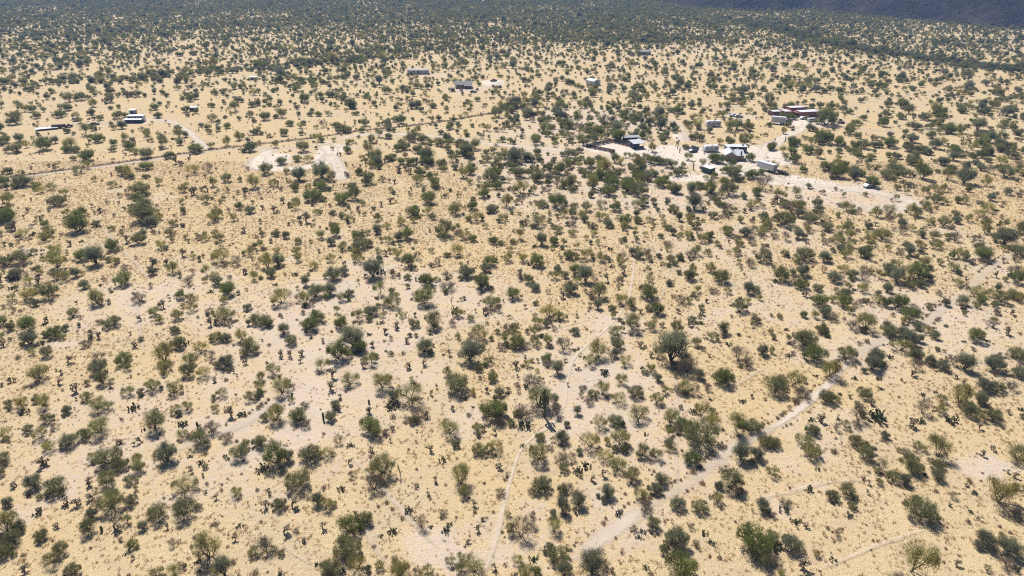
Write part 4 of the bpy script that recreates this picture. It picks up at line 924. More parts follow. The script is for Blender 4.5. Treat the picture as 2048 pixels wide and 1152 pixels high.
def thickness(X, Y):
    px, py = proj(X, Y)
    lam = np.interp(py, [-60, 0, 20, 45, 80, 120, 160, 220, 280, 330, 390], [.115, .115, .105, .075, .048, .034, .026, .0215, .016, .011, .010])
    k = 1 + .38 * wobble(X, Y, .035, 31) + .3 * wobble(X, Y, .12, 32)
    lam = lam * np.clip(k, .12, 2.2)
    mul = np.ones_like(lam)
    for (cx, cy, rx, ry, m) in THICK:
        mul += m * np.exp(-((px - cx) / rx) ** 2 - ((py - cy) / ry) ** 2)
    lam = lam * np.clip(mul, .05, 4)
    belt = np.zeros_like(lam)
    for pts, wd, m in BELTS:
        P = np.array(pts, float)
        for i in range(len(P) - 1):
            for t in np.linspace(0, 1, 6):
                q = P[i] * (1 - t) + P[i + 1] * t
                belt = np.maximum(belt, m * np.exp(-((px - q[0]) / (wd * 3.0)) ** 2 - ((py - q[1]) / (wd * .55)) ** 2))
    return lam + belt, belt, px, py

def spread(n, y0, y1, k=.80, pad=55):
    """n points spread evenly over the ground the lens can see between two distances"""
    Y = np.sqrt(rng.uniform(0, 1, n) * (y1 ** 2 - y0 ** 2) + y0 ** 2)
    X = rng.uniform(-1, 1, n) * (k * Y + pad)
    return X, Y
def area(y0, y1, k=.80, pad=55):
    return k * (y1 ** 2 - y0 ** 2) + 2 * pad * (y1 - y0)

LMAX = .18
X, Y = spread(int(area(250, 1750) * LMAX), 250, 1750)
lam, belt, PX, PY = thickness(X, Y)
ok = rng.uniform(0, LMAX, len(X)) < lam
X, Y, belt, PX, PY = X[ok], Y[ok], belt[ok], PX[ok], PY[ok]
ok = (PY < 388)
near_ = Y < 520
rd = np.full(len(X), 99.); rd[near_] = road_dist(X[near_], Y[near_])
ok &= rd > 1.6
yd_ = np.zeros(len(X)); yd_[near_] = yard_at(X[near_], Y[near_]); ok &= yd_ < .2
ok &= ~kept_off(X, Y, 1.5)
# the strip where plants were read off one by one needs only a few more
hand_zone = ((PY > 268) & (PX > 1140) & (PX < 1860)) | ((PY > 195) & (PX < 460)) | ((PY > 232) & (PX > 500) & (PX < 900)) | ((PY > 195) & (PX > 1500) & (PX < 1860))
ok &= ~(hand_zone & (rng.uniform(0, 1, len(X)) < np.where((PX > 1140) & (PX < 1400) & (PY > 308), .1, .5)))
X, Y, belt, PX, PY = X[ok], Y[ok], belt[ok], PX[ok], PY[ok]
HX = np.array([t[0] for t in taken]); HY = np.array([t[1] for t in taken]); HW = np.array([t[3] for t in taken])
tree_h = np.array([t[2] in 'pgmbd' for t in taken])
def clear_of_hand(X, Y, k):
    okk = np.ones(len(X), bool)
    for hx, hy, hw in zip(HX[tree_h], HY[tree_h], HW[tree_h]):
        okk &= np.hypot(X - hx, Y - hy) > hw * k
    return okk
nz = Y < 420
c_ok = np.ones(len(X), bool); c_ok[nz] = clear_of_hand(X[nz], Y[nz], .6)
X, Y, belt, PX, PY = X[c_ok], Y[c_ok], belt[c_ok], PX[c_ok], PY[c_ok]
W = np.clip(np.exp(rng.normal(np.interp(Y, [250, 450, 900], [math.log(3.3), math.log(2.45), math.log(1.9)]), .42)), 1.2, 7.0) * (1 + .35 * np.clip(belt / .05, 0, 1))
u = rng.uniform(0, 1, len(X)); far_t = np.clip((Y - 250) / 500, 0, 1)
pm = .17 + .3 * np.clip(belt / .05, 0, 1)
code = np.where(u < pm, 'm', np.where(u < pm + .16, 'g', np.where(u < pm + .16 + .16, 'b', np.where(u < .86, 'p', 'd'))))
W = np.where(code == 'd', W * .7, W)
Z = hill_z(X, Y)
for i in range(len(X)):
    if Z[i] > 3 and rng.random() < .5: continue
    s = .7 if Z[i] > 3 else 1.0
    rows.append((X[i], Y[i], float(Z[i]), W[i] * s, code[i], W[i] / mpp(PY[i]) if PY[i] > -90 else 1, False))

# small trees and twiggy shrubs between the listed ones near the camera
X, Y = spread(int(area(60, 262) * .034), 60, 262)
px, py = proj(X, Y)
k = .42 + .4 * wobble(X, Y, .07, 61) + .7 * np.exp(-((px - 1750) / 380) ** 2 - ((py - 520) / 130) ** 2) + .4 * np.exp(-((px - 1250) / 300) ** 2 - ((py - 430) / 60) ** 2)
ok = (rng.uniform(0, 1, len(X)) < k)
X, Y = X[ok], Y[ok]
ok = (road_dist(X, Y) > 1.0) & clear_of_hand(X, Y, .55)
X, Y = X[ok], Y[ok]
for i in range(len(X)):
    px, py = proj(X[i], Y[i]); w = float(np.clip(np.exp(rng.normal(math.log(1.6 + .9 * math.exp(-((px - 1750) / 420) ** 2 - ((py - 500) / 160) ** 2)), .35)), .8, 3.6))
    rows.append((X[i], Y[i], 0.0, w, rng.choice(list('pppmdbd')), w / mpp(py), False))
# smaller plants that crowd up against the listed trees, so that they stand in thickets of mixed kinds
for (hx, hy, hc, hw, _w) in taken:
    if hc not in 'pgmbd' or rng.random() > .6: continue
    for _ in range(int(rng.integers(1, 3))):
        a = rng.uniform(0, 6.28); d = hw * rng.uniform(.42, .75); w = hw * rng.uniform(.28, .6)
        x, y = hx + math.cos(a) * d, hy + math.sin(a) * d
        px_, py_ = proj(x, y)
        if (y > 250 and yard_at(np.array([x]), np.array([y]))[0] > .3) or kept_off(np.array([x]), np.array([y]), .5)[0] or road_dist(np.array([x]), np.array([y]))[0] < .3: continue
        rows.append((x, y, 0.0, w, rng.choice(list('ppmgbddk')), w / mpp(py_), False))
# cholla and prickly pear beyond the listed ones
X, Y = spread(int(area(60, 420) * .012), 60, 420)
px, py = proj(X, Y)
k = np.clip(.3 + .8 * wobble(X, Y, .06, 41) + .5 * np.exp(-((px - 700) / 500) ** 2 - ((py - 420) / 160) ** 2), .08, 1.2)
ok = (rng.uniform(0, 1, len(X)) < k) & (road_dist(X, Y) > .8) & ~kept_off(X, Y)
X, Y = X[ok], Y[ok]
for i in range(len(X)):
    px_, py_ = proj(X[i], Y[i]); c = 'c' if rng.random() < .85 else 'k'
    w = float(np.clip(np.exp(rng.normal(math.log(1.0 if c == 'c' else .9), .38)), .5, 2.2))
    rows.append((X[i], Y[i], 0.0, w, c, w / mpp(py_), False))
# low dark shrublets
X, Y = spread(int(area(60, 480) * .10), 60, 480)
k = np.clip(.55 + .6 * wobble(X, Y, .10, 42), .08, 1.2) * np.interp(Y, [60, 300, 480], [1, .7, .35])
ok = (rng.uniform(0, 1, len(X)) < k) & (road_dist(X, Y) > .3) & ~kept_off(X, Y)
X, Y = X[ok], Y[ok]
for i in range(len(X)):
    px_, py_ = proj(X[i], Y[i]); w = float(np.clip(np.exp(rng.normal(math.log(.47), .45)), .22, 1.5))
    rows.append((X[i], Y[i], 0.0, w, 'l', w / mpp(py_), False))

# brush along the banks of the wash
for nm_, w_, P_, k_, l_ in ROADP:
    if nm_ != 'wash': continue
    T_ = np.gradient(P_, axis=0); T_ /= np.maximum(np.linalg.norm(T_, axis=1, keepdims=True), 1e-6)
    for i in range(len(P_)):
        for sd_, pr_ in ((1, .75), (-1, .3)):
            if rng.random() < pr_:
                q = P_[i] + np.array([-T_[i, 1], T_[i, 0]]) * sd_ * (w_ * .62 + abs(rng.normal()) * .5)
                w = float(np.clip(np.exp(rng.normal(math.log(.6), .4)), .3, 1.6)); px_, py_ = proj(q[0], q[1])
                rows.append((q[0], q[1], 0.0, w, rng.choice(list('lllld')), w / mpp(py_), False))

# ------------------------------------------------------------------ which plants are things of their own (the 300 that show largest of each kind), which are scrub
NAME = {'p': 'palo_verde_tree', 'g': 'mesquite_tree', 'm': 'mesquite_tree', 'b': 'creosote_bush', 'd': 'dry_shrub', 'c': 'cholla_cactus', 'k': 'prickly_pear_cactus', 'o': 'ocotillo', 'l': 'low_shrub'}
GROUP = {'palo_verde_tree': 'palo verde trees across the desert', 'mesquite_tree': 'mesquite trees across the desert', 'creosote_bush': 'feathery blue-grey bushes across the desert', 'dry_shrub': 'dry twiggy shrubs across the desert',
         'cholla_cactus': 'cholla cacti across the desert', 'prickly_pear_cactus': 'prickly pear clumps across the desert', 'ocotillo': 'ocotillos across the desert', 'low_shrub': 'low dark shrublets across the desert'}
CAT = {'palo_verde_tree': 'tree', 'mesquite_tree': 'tree', 'creosote_bush': 'bush', 'dry_shrub': 'shrub', 'cholla_cactus': 'cactus', 'prickly_pear_cactus': 'cactus', 'ocotillo': 'ocotillo', 'low_shrub': 'shrub'}
ONES = 'zero one two three four five six seven eight nine ten eleven twelve thirteen fourteen fifteen sixteen seventeen eighteen nineteen'.split()
TENS = 'zero ten twenty thirty forty fifty sixty seventy eighty ninety'.split()
def words(n):
    n = int(max(0, min(100, round(n))))
    if n == 100: return 'hundred'
    if n < 20: return ONES[n]
    return TENS[n // 10] + ('' if n % 10 == 0 else '-' + ONES[n % 10])
used_labels = set()
def place_label(what, px, py):
    for d in range(12):
        ex, ey = [(0, 0), (0, 1), (1, 0), (-1, 0), (0, -1), (1, 1), (-1, -1), (1, -1), (-1, 1), (2, 0), (-2, 0), (0, 2)][d]
        s = '%s, %s percent across and %s percent down' % (what, words(px / 20.48 + ex * .5), words(py / 11.52 + ey * .5))
        if s not in used_labels: break
    else:
        for extra in ('small ', 'slighter ', 'shadier '):
            s2 = extra + s
            if s2 not in used_labels: s = s2; break
    used_labels.add(s)
    return s
WASH = np.vstack([P for nm, w, P, k, l in ROADP if nm == 'wash'])
PATH = [P for nm, w, P, k, l in ROADP if nm == 'footpath'][0]
def what_is(c, pi, wm, x, y):
    size = 'big' if wm > 5.2 else 'small' if wm < 2.6 else ''
    w = {'p': 'yellowish palo verde' if pi >= 6 else 'olive palo verde', 'g': 'leafy green mesquite', 'm': 'grey-green mesquite', 'b': 'feathery blue-grey bush', 'd': 'bare twiggy shrub', 'c': 'branching cholla', 'k': 'dark prickly pear', 'o': 'wand-like ocotillo', 'l': 'low brown shrublet'}[c]
    s = (size + ' ' + w).strip() if c in 'pgmbd' else w
    if np.min(np.hypot(WASH[:, 0] - x, WASH[:, 1] - y)) < 5.5: s += ' by the wash'
    elif y < 200 and np.min(np.hypot(PATH[:, 0] - x, PATH[:, 1] - y)) < 3: s += ' by the footpath'
    return s

by = {}
for i, r in enumerate(rows):
    by.setdefault(NAME[r[4]], []).append(i)
single, mass = [], {}
for nm, ii in by.items():
    def shows(i):
        x, y = proj(rows[i][0], rows[i][1])
        return 8 < x < 2040 and 10 < y < 1150
    vis = [i for i in ii if shows(i)]
    vis.sort(key=lambda i: (-rows[i][5] * (1.25 if rows[i][6] else 1.0)))
    keep = set(vis[:298])
    single += [i for i in ii if i in keep]
    mass[nm] = [i for i in ii if i not in keep]

PARTS2 = {'palo_verde_tree': ('trunk', 'crown'), 'mesquite_tree': ('trunk', 'crown'), 'creosote_bush': ('stems', 'foliage'), 'dry_shrub': ('stems', 'twigs')}
SAG_XY = at(1088, 834)
for i in single:
    X_, Y_, Z_, wm, c, wpx, hand = rows[i]
    pr = PROTO[c]; pi = int(rng.integers(len(pr))); P = pr[pi]; nm = NAME[c]
    s = wm / P['W']; rz = rng.uniform(0, 6.28); hs = s * rng.uniform(.95, 1.4)
    if c == 'c': hs = s * rng.uniform(.62, 1.0)
    px, py = proj(X_, Y_)
    lab = place_label(what_is(c, pi, wm, X_, Y_), px, py)
    if nm in PARTS2:
        e = bpy.data.objects.new(nm, None); e.empty_display_size = .3
        e.location = (X_, Y_, Z_); e.rotation_euler = (0, 0, rz); e.scale = (s * rng.uniform(.88, 1.14), s * rng.uniform(.88, 1.14), hs)
        link(e)
        a, b = PARTS2[nm]
        link(bpy.data.objects.new(a, P['trunk']), e); link(bpy.data.objects.new(b, P['crown']), e)
    else:
        e = bpy.data.objects.new(nm, P['both'])
        e.location = (X_, Y_, Z_); e.rotation_euler = (0, 0, rz); e.scale = (s, s, hs)
        link(e)
    tag(e, lab, CAT[nm], GROUP[nm])

# ------------------------------------------------------------------ masses
def scatter(name, protos_, pts, label):
    """one object that stands copies of small plants on many points"""
    col = bpy.data.collections.new(name + '_kinds')
    for k, P in enumerate(protos_):
        o = bpy.data.objects.new('%s_kind_%02d' % (name, k), P['both']); col.objects.link(o)
    A = np.array(pts, float)           # X Y Z scale height_scale rot kind
    me = bpy.data.meshes.new(name)
    me.vertices.add(len(A)); me.vertices.foreach_set('co', A[:, :3].ravel())
    for nm, typ, data, fld in (('scl', 'FLOAT_VECTOR', np.stack([A[:, 3], A[:, 3], A[:, 4]], 1), 'vector'), ('rot', 'FLOAT_VECTOR', np.stack([A[:, 0] * 0, A[:, 0] * 0, A[:, 5]], 1), 'vector'), ('kind', 'INT', A[:, 6].astype(np.int32), 'value')):
        a = me.attributes.new(nm, typ, 'POINT'); a.data.foreach_set(fld, data.ravel())
    o = link(bpy.data.objects.new(name, me))
    ng = bpy.data.node_groups.new(name, 'GeometryNodeTree')
    ng.interface.new_socket('Geometry', in_out='INPUT', socket_type='NodeSocketGeometry')
    ng.interface.new_socket('Geometry', in_out='OUTPUT', socket_type='NodeSocketGeometry')
    gi = ng.nodes.new('NodeGroupInput'); go = ng.nodes.new('NodeGroupOutput')
    ci = ng.nodes.new('GeometryNodeCollectionInfo'); ci.inputs['Collection'].default_value = col
    ci.inputs['Separate Children'].default_value = True; ci.inputs['Reset Children'].default_value = True
    ip = ng.nodes.new('GeometryNodeInstanceOnPoints'); ip.inputs['Pick Instance'].default_value = True
    def na(nm, t):
        n = ng.nodes.new('GeometryNodeInputNamedAttribute'); n.data_type = t; n.inputs['Name'].default_value = nm
        return n.outputs['Attribute']
    er = ng.nodes.new('FunctionNodeEulerToRotation')
    L = ng.links.new
    L(gi.outputs[0], ip.inputs['Points']); L(ci.outputs[0], ip.inputs['Instance']); L(na('kind', 'INT'), ip.inputs['Instance Index'])
    L(na('rot', 'FLOAT_VECTOR'), er.inputs[0]); L(er.outputs[0], ip.inputs['Rotation']); L(na('scl', 'FLOAT_VECTOR'), ip.inputs['Scale'])
    L(ip.outputs[0], go.inputs[0])
    md = o.modifiers.new('stand', 'NODES'); md.node_group = ng
    tag(o, label, None, None, 'stuff')
    return o
MASS_LABEL = {'palo_verde_tree': 'countless far palo verde trees dotted over the plain', 'mesquite_tree': 'countless far mesquite trees thickening towards the horizon', 'creosote_bush': 'countless far blue-grey bushes over the plain',
              'dry_shrub': 'scattered bare twiggy shrubs too many to count', 'cholla_cactus': 'countless small cholla cacti dotted over the straw ground', 'prickly_pear_cactus': 'countless small prickly pear clumps on the straw ground', 'low_shrub': 'countless low dark shrublets speckling the ground'}
MASS_NAME = {'palo_verde_tree': 'palo_verde_woods', 'mesquite_tree': 'mesquite_woods', 'creosote_bush': 'creosote_shrubbery', 'dry_shrub': 'dry_shrubbery', 'cholla_cactus': 'cholla_vegetation', 'prickly_pear_cactus': 'prickly_pear_vegetation', 'low_shrub': 'low_shrubbery'}
for nm, ii in mass.items():
    if not ii or nm not in MASS_NAME: continue
    codes = [c for c in NAME if NAME[c] == nm]
    pl, off = [], {}
    for c in codes: off[c] = len(pl); pl += PROTO[c]
    pts = []
    for i in ii:
        X_, Y_, Z_, wm, c, wpx, hand = rows[i]
        k = off[c] + int(rng.integers(len(PROTO[c]))); s = wm / pl[k]['W']
        pts.append((X_, Y_, Z_, s, s * (rng.uniform(.62, 1.0) if c == 'c' else rng.uniform(.95, 1.45) if c in 'pgmbd' else rng.uniform(.85, 1.2)), rng.uniform(0, 6.28), k))
    scatter(MASS_NAME[nm], pl, pts, MASS_LABEL[nm])

# dry grass tufts
X, Y = spread(150000, 60, 300)
sd = sand_at(X, Y) + .25 * wobble(X, Y, .5, 51)
kk = np.clip(1.1 - 1.2 * sd, .12, 1) * np.clip(.75 + .45 * wobble(X, Y, .3, 52), .2, 1)
ok = rng.uniform(0, 1, len(X)) < kk
X, Y = X[ok], Y[ok]
ok = np.ones(len(X), bool)
for nm, w, P, k, l in ROADP:
    if nm == 'footpath': wk = w * .5
    else: wk = w * .6
    if P[:, 1].min() > 310: continue
    for p in P[::2]:
        m_ = np.abs(Y - p[1]) < wk + .5
        ok[m_] &= np.hypot(X[m_] - p[0], Y[m_] - p[1]) > wk
X, Y = X[ok], Y[ok]
s = rng.uniform(.6, 1.5, len(X))
scatter('dry_grass', PROTO['t'], np.stack([X, Y, 0 * X, s, s * rng.uniform(.6, 1.3, len(X)), rng.uniform(0, 6.28, len(X)), rng.integers(0, len(PROTO['t']), len(X)).astype(float)], 1), 'dry straw-coloured grass tufts covering the ground')
# dead weeds on the berm
pts = []
for p in BERM:
    for _ in range(2):
        if rng.random() < .6:
            s = rng.uniform(.5, 1.2); pts.append((p[0] + rng.normal() * .5, p[1] + .2 + rng.normal() * .5, .25, s, s * .8, rng.uniform(0, 6.28), int(rng.integers(3))))
scatter('berm_weeds', PROTO['w'], pts, 'dead brown weeds standing along the earth berm')

# ------------------------------------------------------------------ saguaros
def saguaro(x, y, hpx, r, arms, label):
    p = at(x, y); z = depth_y(y)
    h = hpx * z / F / .85
    e = bpy.data.objects.new('saguaro_cactus', None); e.location = p; link(e)
    link(bpy.data.objects.new('trunk', saguaro_trunk(h, r)), e)
    for (zf, ang, out, rise) in arms:
        link(bpy.data.objects.new('arm', saguaro_arm(zf * h, ang, out, rise, r * .72)), e)
    tag(e, label, 'cactus', 'saguaro cacti')
saguaro(1088, 834, 57, .27, [(.42, .2, .75, 1.5), (.46, 3.3, .8, 1.7), (.5, 1.6, .7, 1.2), (.5, 4.4, .7, 2.0), (.58, 5.4, .75, 1.3)], 'tall many-armed saguaro casting a long shadow by the footpath')
for (x, y, h, lab) in [(396, 857, 14, 'short dark column cactus poking up behind a grey-green bush'), (647, 840, 16, 'lone young column cactus on bare pale sand'), (584, 793, 8, 'tiny column cactus beside an olive palo verde on sand'),
                       (738, 807, 8, 'tiny column cactus standing alone among low shrublets'), (204, 1062, 11, 'young column cactus beside leaning mesquite above the bottom corner'),
                       (1355, 298, 16, 'tall thin saguaro pole between the barn and the pickup'), (1359, 306, 10, 'shorter thin saguaro pole in front of its taller neighbour'), (1386, 341, 13, 'single slim saguaro standing before the green shed'),
                       (1570, 283, 9, 'slim saguaro beside the drive to the red house')]:
    saguaro(x, y, h, .22, [], lab)
# ------------------------------------------------------------------ buildings and vehicles
MT = {
 'white': plain('white_paint', (.62, .63, .65), .55), 'offwhite': plain('cream_siding', (.60, .57, .50), .7), 'tan': plain('tan_stucco', (.42, .32, .23), .9), 'red': plain('red_adobe', (.30, .11, .09), .9), 'brown': plain('brown_wood', (.14, .085, .055), .9),
 'navy': plain('dark_blue_siding', (.035, .045, .085), .7), 'teal': plain('dark_green_metal', (.045, .095, .085), .6), 'black': plain('black_rubber', (.02, .02, .022), .85), 'dark': plain('dark_weathered_timber', (.030, .024, .024), .9),
 'metal': plain('bare_sheet_metal', (.50, .52, .55), .45, .4, .3), 'roofw': plain('white_roof_coating', (.60, .61, .63), .55, .3), 'grey': plain('grey_siding', (.30, .31, .33), .7), 'glass': plain('dark_window_glass', (.03, .035, .045), .12, .6, 0, 0),
 'maroon': plain('rusty_maroon_paint', (.085, .030, .032), .6), 'silver': plain('silver_paint', (.45, .46, .48), .35, .5, .3), 'charcoal': plain('charcoal_paint', (.05, .05, .06), .4, .5), 'steel': plain('dark_steel_frame', (.07, .07, .075), .6, .4, .3),
 'greyroof': plain('grey_shingles', (.24, .23, .22), .9), 'rubble': plain('rusty_scrap', (.13, .075, .05), .9), 'cream': plain('cream_paint', (.66, .62, .50), .6), 'yellow': plain('pale_yellow_paint', (.60, .50, .20), .5),
}
def root(name, p, ang, label, cat, group=None):
    e = bpy.data.objects.new(name, None); e.location = p; e.rotation_euler = (0, 0, ang); link(e)
    return tag(e, label, cat, group)
def box(name, par, x0, x1, y0, y1, z0, z1, mat, bev=.03):
    """a box with chamfered upright and top edges"""
    b = min(bev, (x1 - x0) * .3, (y1 - y0) * .3, (z1 - z0) * .3)
    def ring(i, z): return [(x0 + i, y0, z), (x1 - i, y0, z), (x1, y0 + i, z), (x1, y1 - i, z), (x1 - i, y1, z), (x0 + i, y1, z), (x0, y1 - i, z), (x0, y0 + i, z)]
    v = ring(b, z0) + ring(b, z1 - b)
    v += [(min(max(x, x0 + b), x1 - b), min(max(y, y0 + b), y1 - b), z1) for x, y, z in ring(b, z1)]
    f = [tuple(range(7, -1, -1)), tuple(range(16, 24))]
    for r in (0, 8):
        f += [(r + k, r + (k + 1) % 8, r + 8 + (k + 1) % 8, r + 8 + k) for k in range(8)]
    return link(bpy.data.objects.new(name, mesh_np(name, v, f, [MT[mat]])), par)
def extr(name, par, prof, y0, y1, mat):
    """side profile [(x, z)] drawn out across the width"""
    n = len(prof)
    v = [(x, y0, z) for x, z in prof] + [(x, y1, z) for x, z in prof]
    f = [tuple(range(n - 1, -1, -1)), tuple(range(n, 2 * n))] + [(k, (k + 1) % n, n + (k + 1) % n, n + k) for k in range(n)]
    f = [tuple(reversed(q)) for q in f]
    return link(bpy.data.objects.new(name, mesh_np(name, v, f, [MT[mat]])), par)
def slab(name, par, pts, th, mat):
    """flat panel through 4 points, th thick"""
    P = [Vector(p) for p in pts]; n = (P[1] - P[0]).cross(P[2] - P[0]).normalized() * th
    if n.z > 0: n = -n
    v = [tuple(p) for p in P] + [tuple(p + n) for p in P]
    f = [(0, 1, 2, 3), (7, 6, 5, 4)] + [(k, 4 + k, 4 + (k + 1) % 4, (k + 1) % 4) for k in range(4)]
    return link(bpy.data.objects.new(name, mesh_np(name, v, f, [MT[mat]])), par)
def wheel(par, x, y, r, w, mat='black'):
    n = 14; v, f = [], []
    for yy, rr in ((y, r * .6), (y, r), (y + w, r), (y + w, r * .6)):
        v += [(x + rr * math.cos(2 * math.pi * k / n), yy, r + rr * math.sin(2 * math.pi * k / n)) for k in range(n)]
    for q in range(3): f += [(q * n + k, q * n + (k + 1) % n, (q + 1) * n + (k + 1) % n, (q + 1) * n + k) for k in range(n)]
    f += [tuple(range(n - 1, -1, -1)), tuple(3 * n + k for k in range(n))]
    return link(bpy.data.objects.new('wheel', mesh_np('wheel', v, f, [MT[mat]])), par)
def frame_ab(xa, ya, xb, yb):
    a, b = at(xa, ya), at(xb, yb); d = b - a
    return a, math.atan2(d.y, d.x), d.length
def win(par, x, y, z, w, h, ny=-1, mat='glass', name='window', trim='white'):
    o = box(name, par, x, x + w, y - .05, y + .03, z, z + h, mat, .01)
    box('window_frame', o, x - .06, x + w + .06, y - .035, y + .02, z - .06, z, trim, .01)
    return o
def win_x(par, x, y, z, w, h, mat='glass', name='window'):
    return box(name, par, x - .03, x + .05, y, y + w, z, z + h, mat, .01)

def travel_trailer(xa, ya, xb, yb, label, L=None, body='white', H=2.7):
    a, ang, l = frame_ab(xa, ya, xb, yb); L = L or l
    e = root('travel_trailer', a, ang, label, 'trailer', 'caravans and box trailers')
    W_ = 2.4
    prof = [(0, .55), (L, .55), (L, H - .45), (L - .35, H), (.7, H), (.15, H - .5), (0, H - 1.2)]
    b = extr('body', e, prof, 0, W_, body)
    box('stripe', b, .3, L - .1, -.012, .02, 1.05, 1.25, 'grey', .005)
    win(e, L * .12, 0, 1.45, 1.0, .6, trim='steel'); win(e, L * .42, 0, 1.45, .9, .55, trim='steel'); win(e, L * .74, 0, 1.45, 1.1, .6, trim='steel')
    box('door', e, L * .60, L * .60 + .65, -.04, .03, .65, 2.4, 'offwhite', .01)
    box('roof_unit', e, L * .5, L * .5 + .9, .8, 1.6, H - .02, H + .28, 'offwhite')
    wheel(e, L * .48, .05, .36, .22); wheel(e, L * .48 + .8, .05, .36, .22); wheel(e, L * .48, W_ - .27, .36, .22); wheel(e, L * .48 + .8, W_ - .27, .36, .22)
    box('hitch', e, -1.1, .05, W_ / 2 - .08, W_ / 2 + .08, .5, .62, 'steel', .01)
    return e
def box_trailer(xa, ya, xb, yb, label, L=None, H=3.6, W_=2.5, flip=False):
    a, ang, l = frame_ab(xa, ya, xb, yb); L = L or l
    e = root('box_trailer', a, ang, label, 'trailer', 'caravans and box trailers')
    bd = box('body', e, 0, L, 0, W_, 1.1, H, 'white', .05)
    box('roof_sheet', e, -.04, L + .04, -.04, W_ + .04, H, H + .07, 'roofw', .02)
    k = int(L / 1.2)
    for i in range(1, k): box('rib', bd, i * L / k - .03, i * L / k + .03, -.03, .01, 1.15, H - .05, 'white', .01)
    box('underframe', e, .3, L - .2, .5, W_ - .5, .8, 1.1, 'steel')
    ex = .9 if flip else L - 2.6
    for dx in (0, 1.2):
        for yy in (.02, W_ - .32): wheel(e, ex + .6 + dx, yy, .5, .3)
    lx = L - 2.0 if flip else 1.8
    for yy in (.4, W_ - .55): box('landing_leg', e, lx, lx + .15, yy, yy + .15, 0, 1.0, 'steel', .01)
    dx = (-.05, .0) if flip else (L, L + .05)
    box('rear_door', e, dx[0], dx[1], .1, W_ - .1, 1.2, H - .1, 'grey', .01)
    return e
def car(xa, ya, xb, yb, label, paint, kind='car', L=None, cat='car', name='parked_car'):
    a, ang, l = frame_ab(xa, ya, xb, yb); L = L or 4.6
    e = root(name, a, ang, label, cat, 'parked vehicles')
    W_ = 1.85
    if kind == 'pickup':
        prof = [(0, .45), (L, .45), (L, 1.0), (L - .1, 1.12), (L * .70, 1.15), (L * .60, 1.78), (L * .38, 1.80), (L * .36, 1.15), (.02, 1.12)]
        g = [(L * .685, 1.18), (L * .60, 1.72), (L * .39, 1.74), (L * .375, 1.18)]
    elif kind == 'van':
        prof = [(0, .45), (L, .45), (L, 1.0), (L * .9, 1.15), (L * .78, 1.95), (.15, 2.0), (0, 1.7)]
        g = [(L * .87, 1.2), (L * .775, 1.85), (.3, 1.88), (.25, 1.25)]
    else:
        prof = [(0, .4), (L, .4), (L, .85), (L - .15, .95), (L * .72, 1.0), (L * .58, 1.48), (L * .22, 1.5), (L * .04, 1.02), (0, .9)]
        g = [(L * .69, 1.02), (L * .57, 1.42), (L * .24, 1.44), (L * .09, 1.04)]
    extr('body', e, prof, 0, W_, paint)
    extr('windows', e, g, -.012, W_ + .012, 'glass')
    for wx in (L * .19, L * .81):
        wheel(e, wx, -.03, .34, .22); wheel(e, wx, W_ - .19, .34, .22)
    for yy in (.1, W_ - .4): box('headlight', e, L - .02, L + .03, yy, yy + .3, .65, .82, 'offwhite', .01)
    if kind == 'pickup': box('bed_floor', e, .12, L * .34, .12, W_ - .12, 1.1, 1.135, 'black', .005)
    return e

# --- compound in the middle
box_trailer(1512.5, 337.5, 1545, 347, 'long white box trailer parked slantwise below the metal-roofed house', H=3.5)
def junk_trailer():
    a, ang, l = frame_ab(1553, 347, 1571, 351)
    e = root('utility_trailer', a, ang, 'dark loaded utility trailer just behind the slanting box trailer', 'trailer')
    box('deck', e, 0, 4.6, 0, 2.0, .55, .7, 'steel')
    for x in (0, 1.5, 3.0, 4.45):
        for y in (0, 1.9): box('stake', e, x, x + .1, y, y + .1, .7, 1.35, 'dark', .01)
    box('rail', e, 0, 4.55, .0, .08, 1.15, 1.3, 'dark', .01); box('rail', e, 0, 4.55, 1.92, 2.0, 1.15, 1.3, 'dark', .01)
    box('load', e, .3, 2.0, .3, 1.7, .7, 1.5, 'rubble', .2); box('load', e, 2.2, 3.4, .4, 1.6, .7, 1.25, 'charcoal', .15); box('load', e, 3.5, 4.3, .5, 1.5, .7, 1.05, 'steel', .1)
    for y in (-.25, 2.03): wheel(e, 2.0, y, .38, .22); wheel(e, 2.9, y, .38, .22)
    box('drawbar', e, 4.6, 5.9, .92, 1.08, .5, .6, 'steel', .01)
junk_trailer()
def shed(p, ang, a, b, h, wall, roof, label, door=True, cat='shed', over=.25, slope=.25):
    e = root('shed', p, ang, label, cat, 'sheds and outbuildings')
    w = box('wall', e, 0, a, 0, b, 0, h, wall, .02)
    for i in range(1, int(a / .9)): box('panel_rib', w, i * .9, i * .9 + .05, -.03, .01, .05, h - .05, wall, .01)
    slab('roof', e, [(-over, -over, h + .06), (a + over, -over, h + .06), (a + over, b + over, h + .06 + slope), (-over, b + over, h + .06 + slope)], .08, roof)
    if slope > .1: slab('roof_fascia', e, [(-.02, b + .02, h), (a + .02, b + .02, h), (a + .02, b + .02, h + slope - .05), (-.02, b + .02, h + slope - .05)], .03, wall)
    if door: box('door', e, a * .35, a * .35 + 1.0, -.05, .02, .02, 2.0, 'steel', .01)
    return e
shed(at(1419, 348.5), math.radians(38), 3.6, 4.2, 2.3, 'teal', 'roofw', 'small dark green metal shed with a white roof at the yard edge')

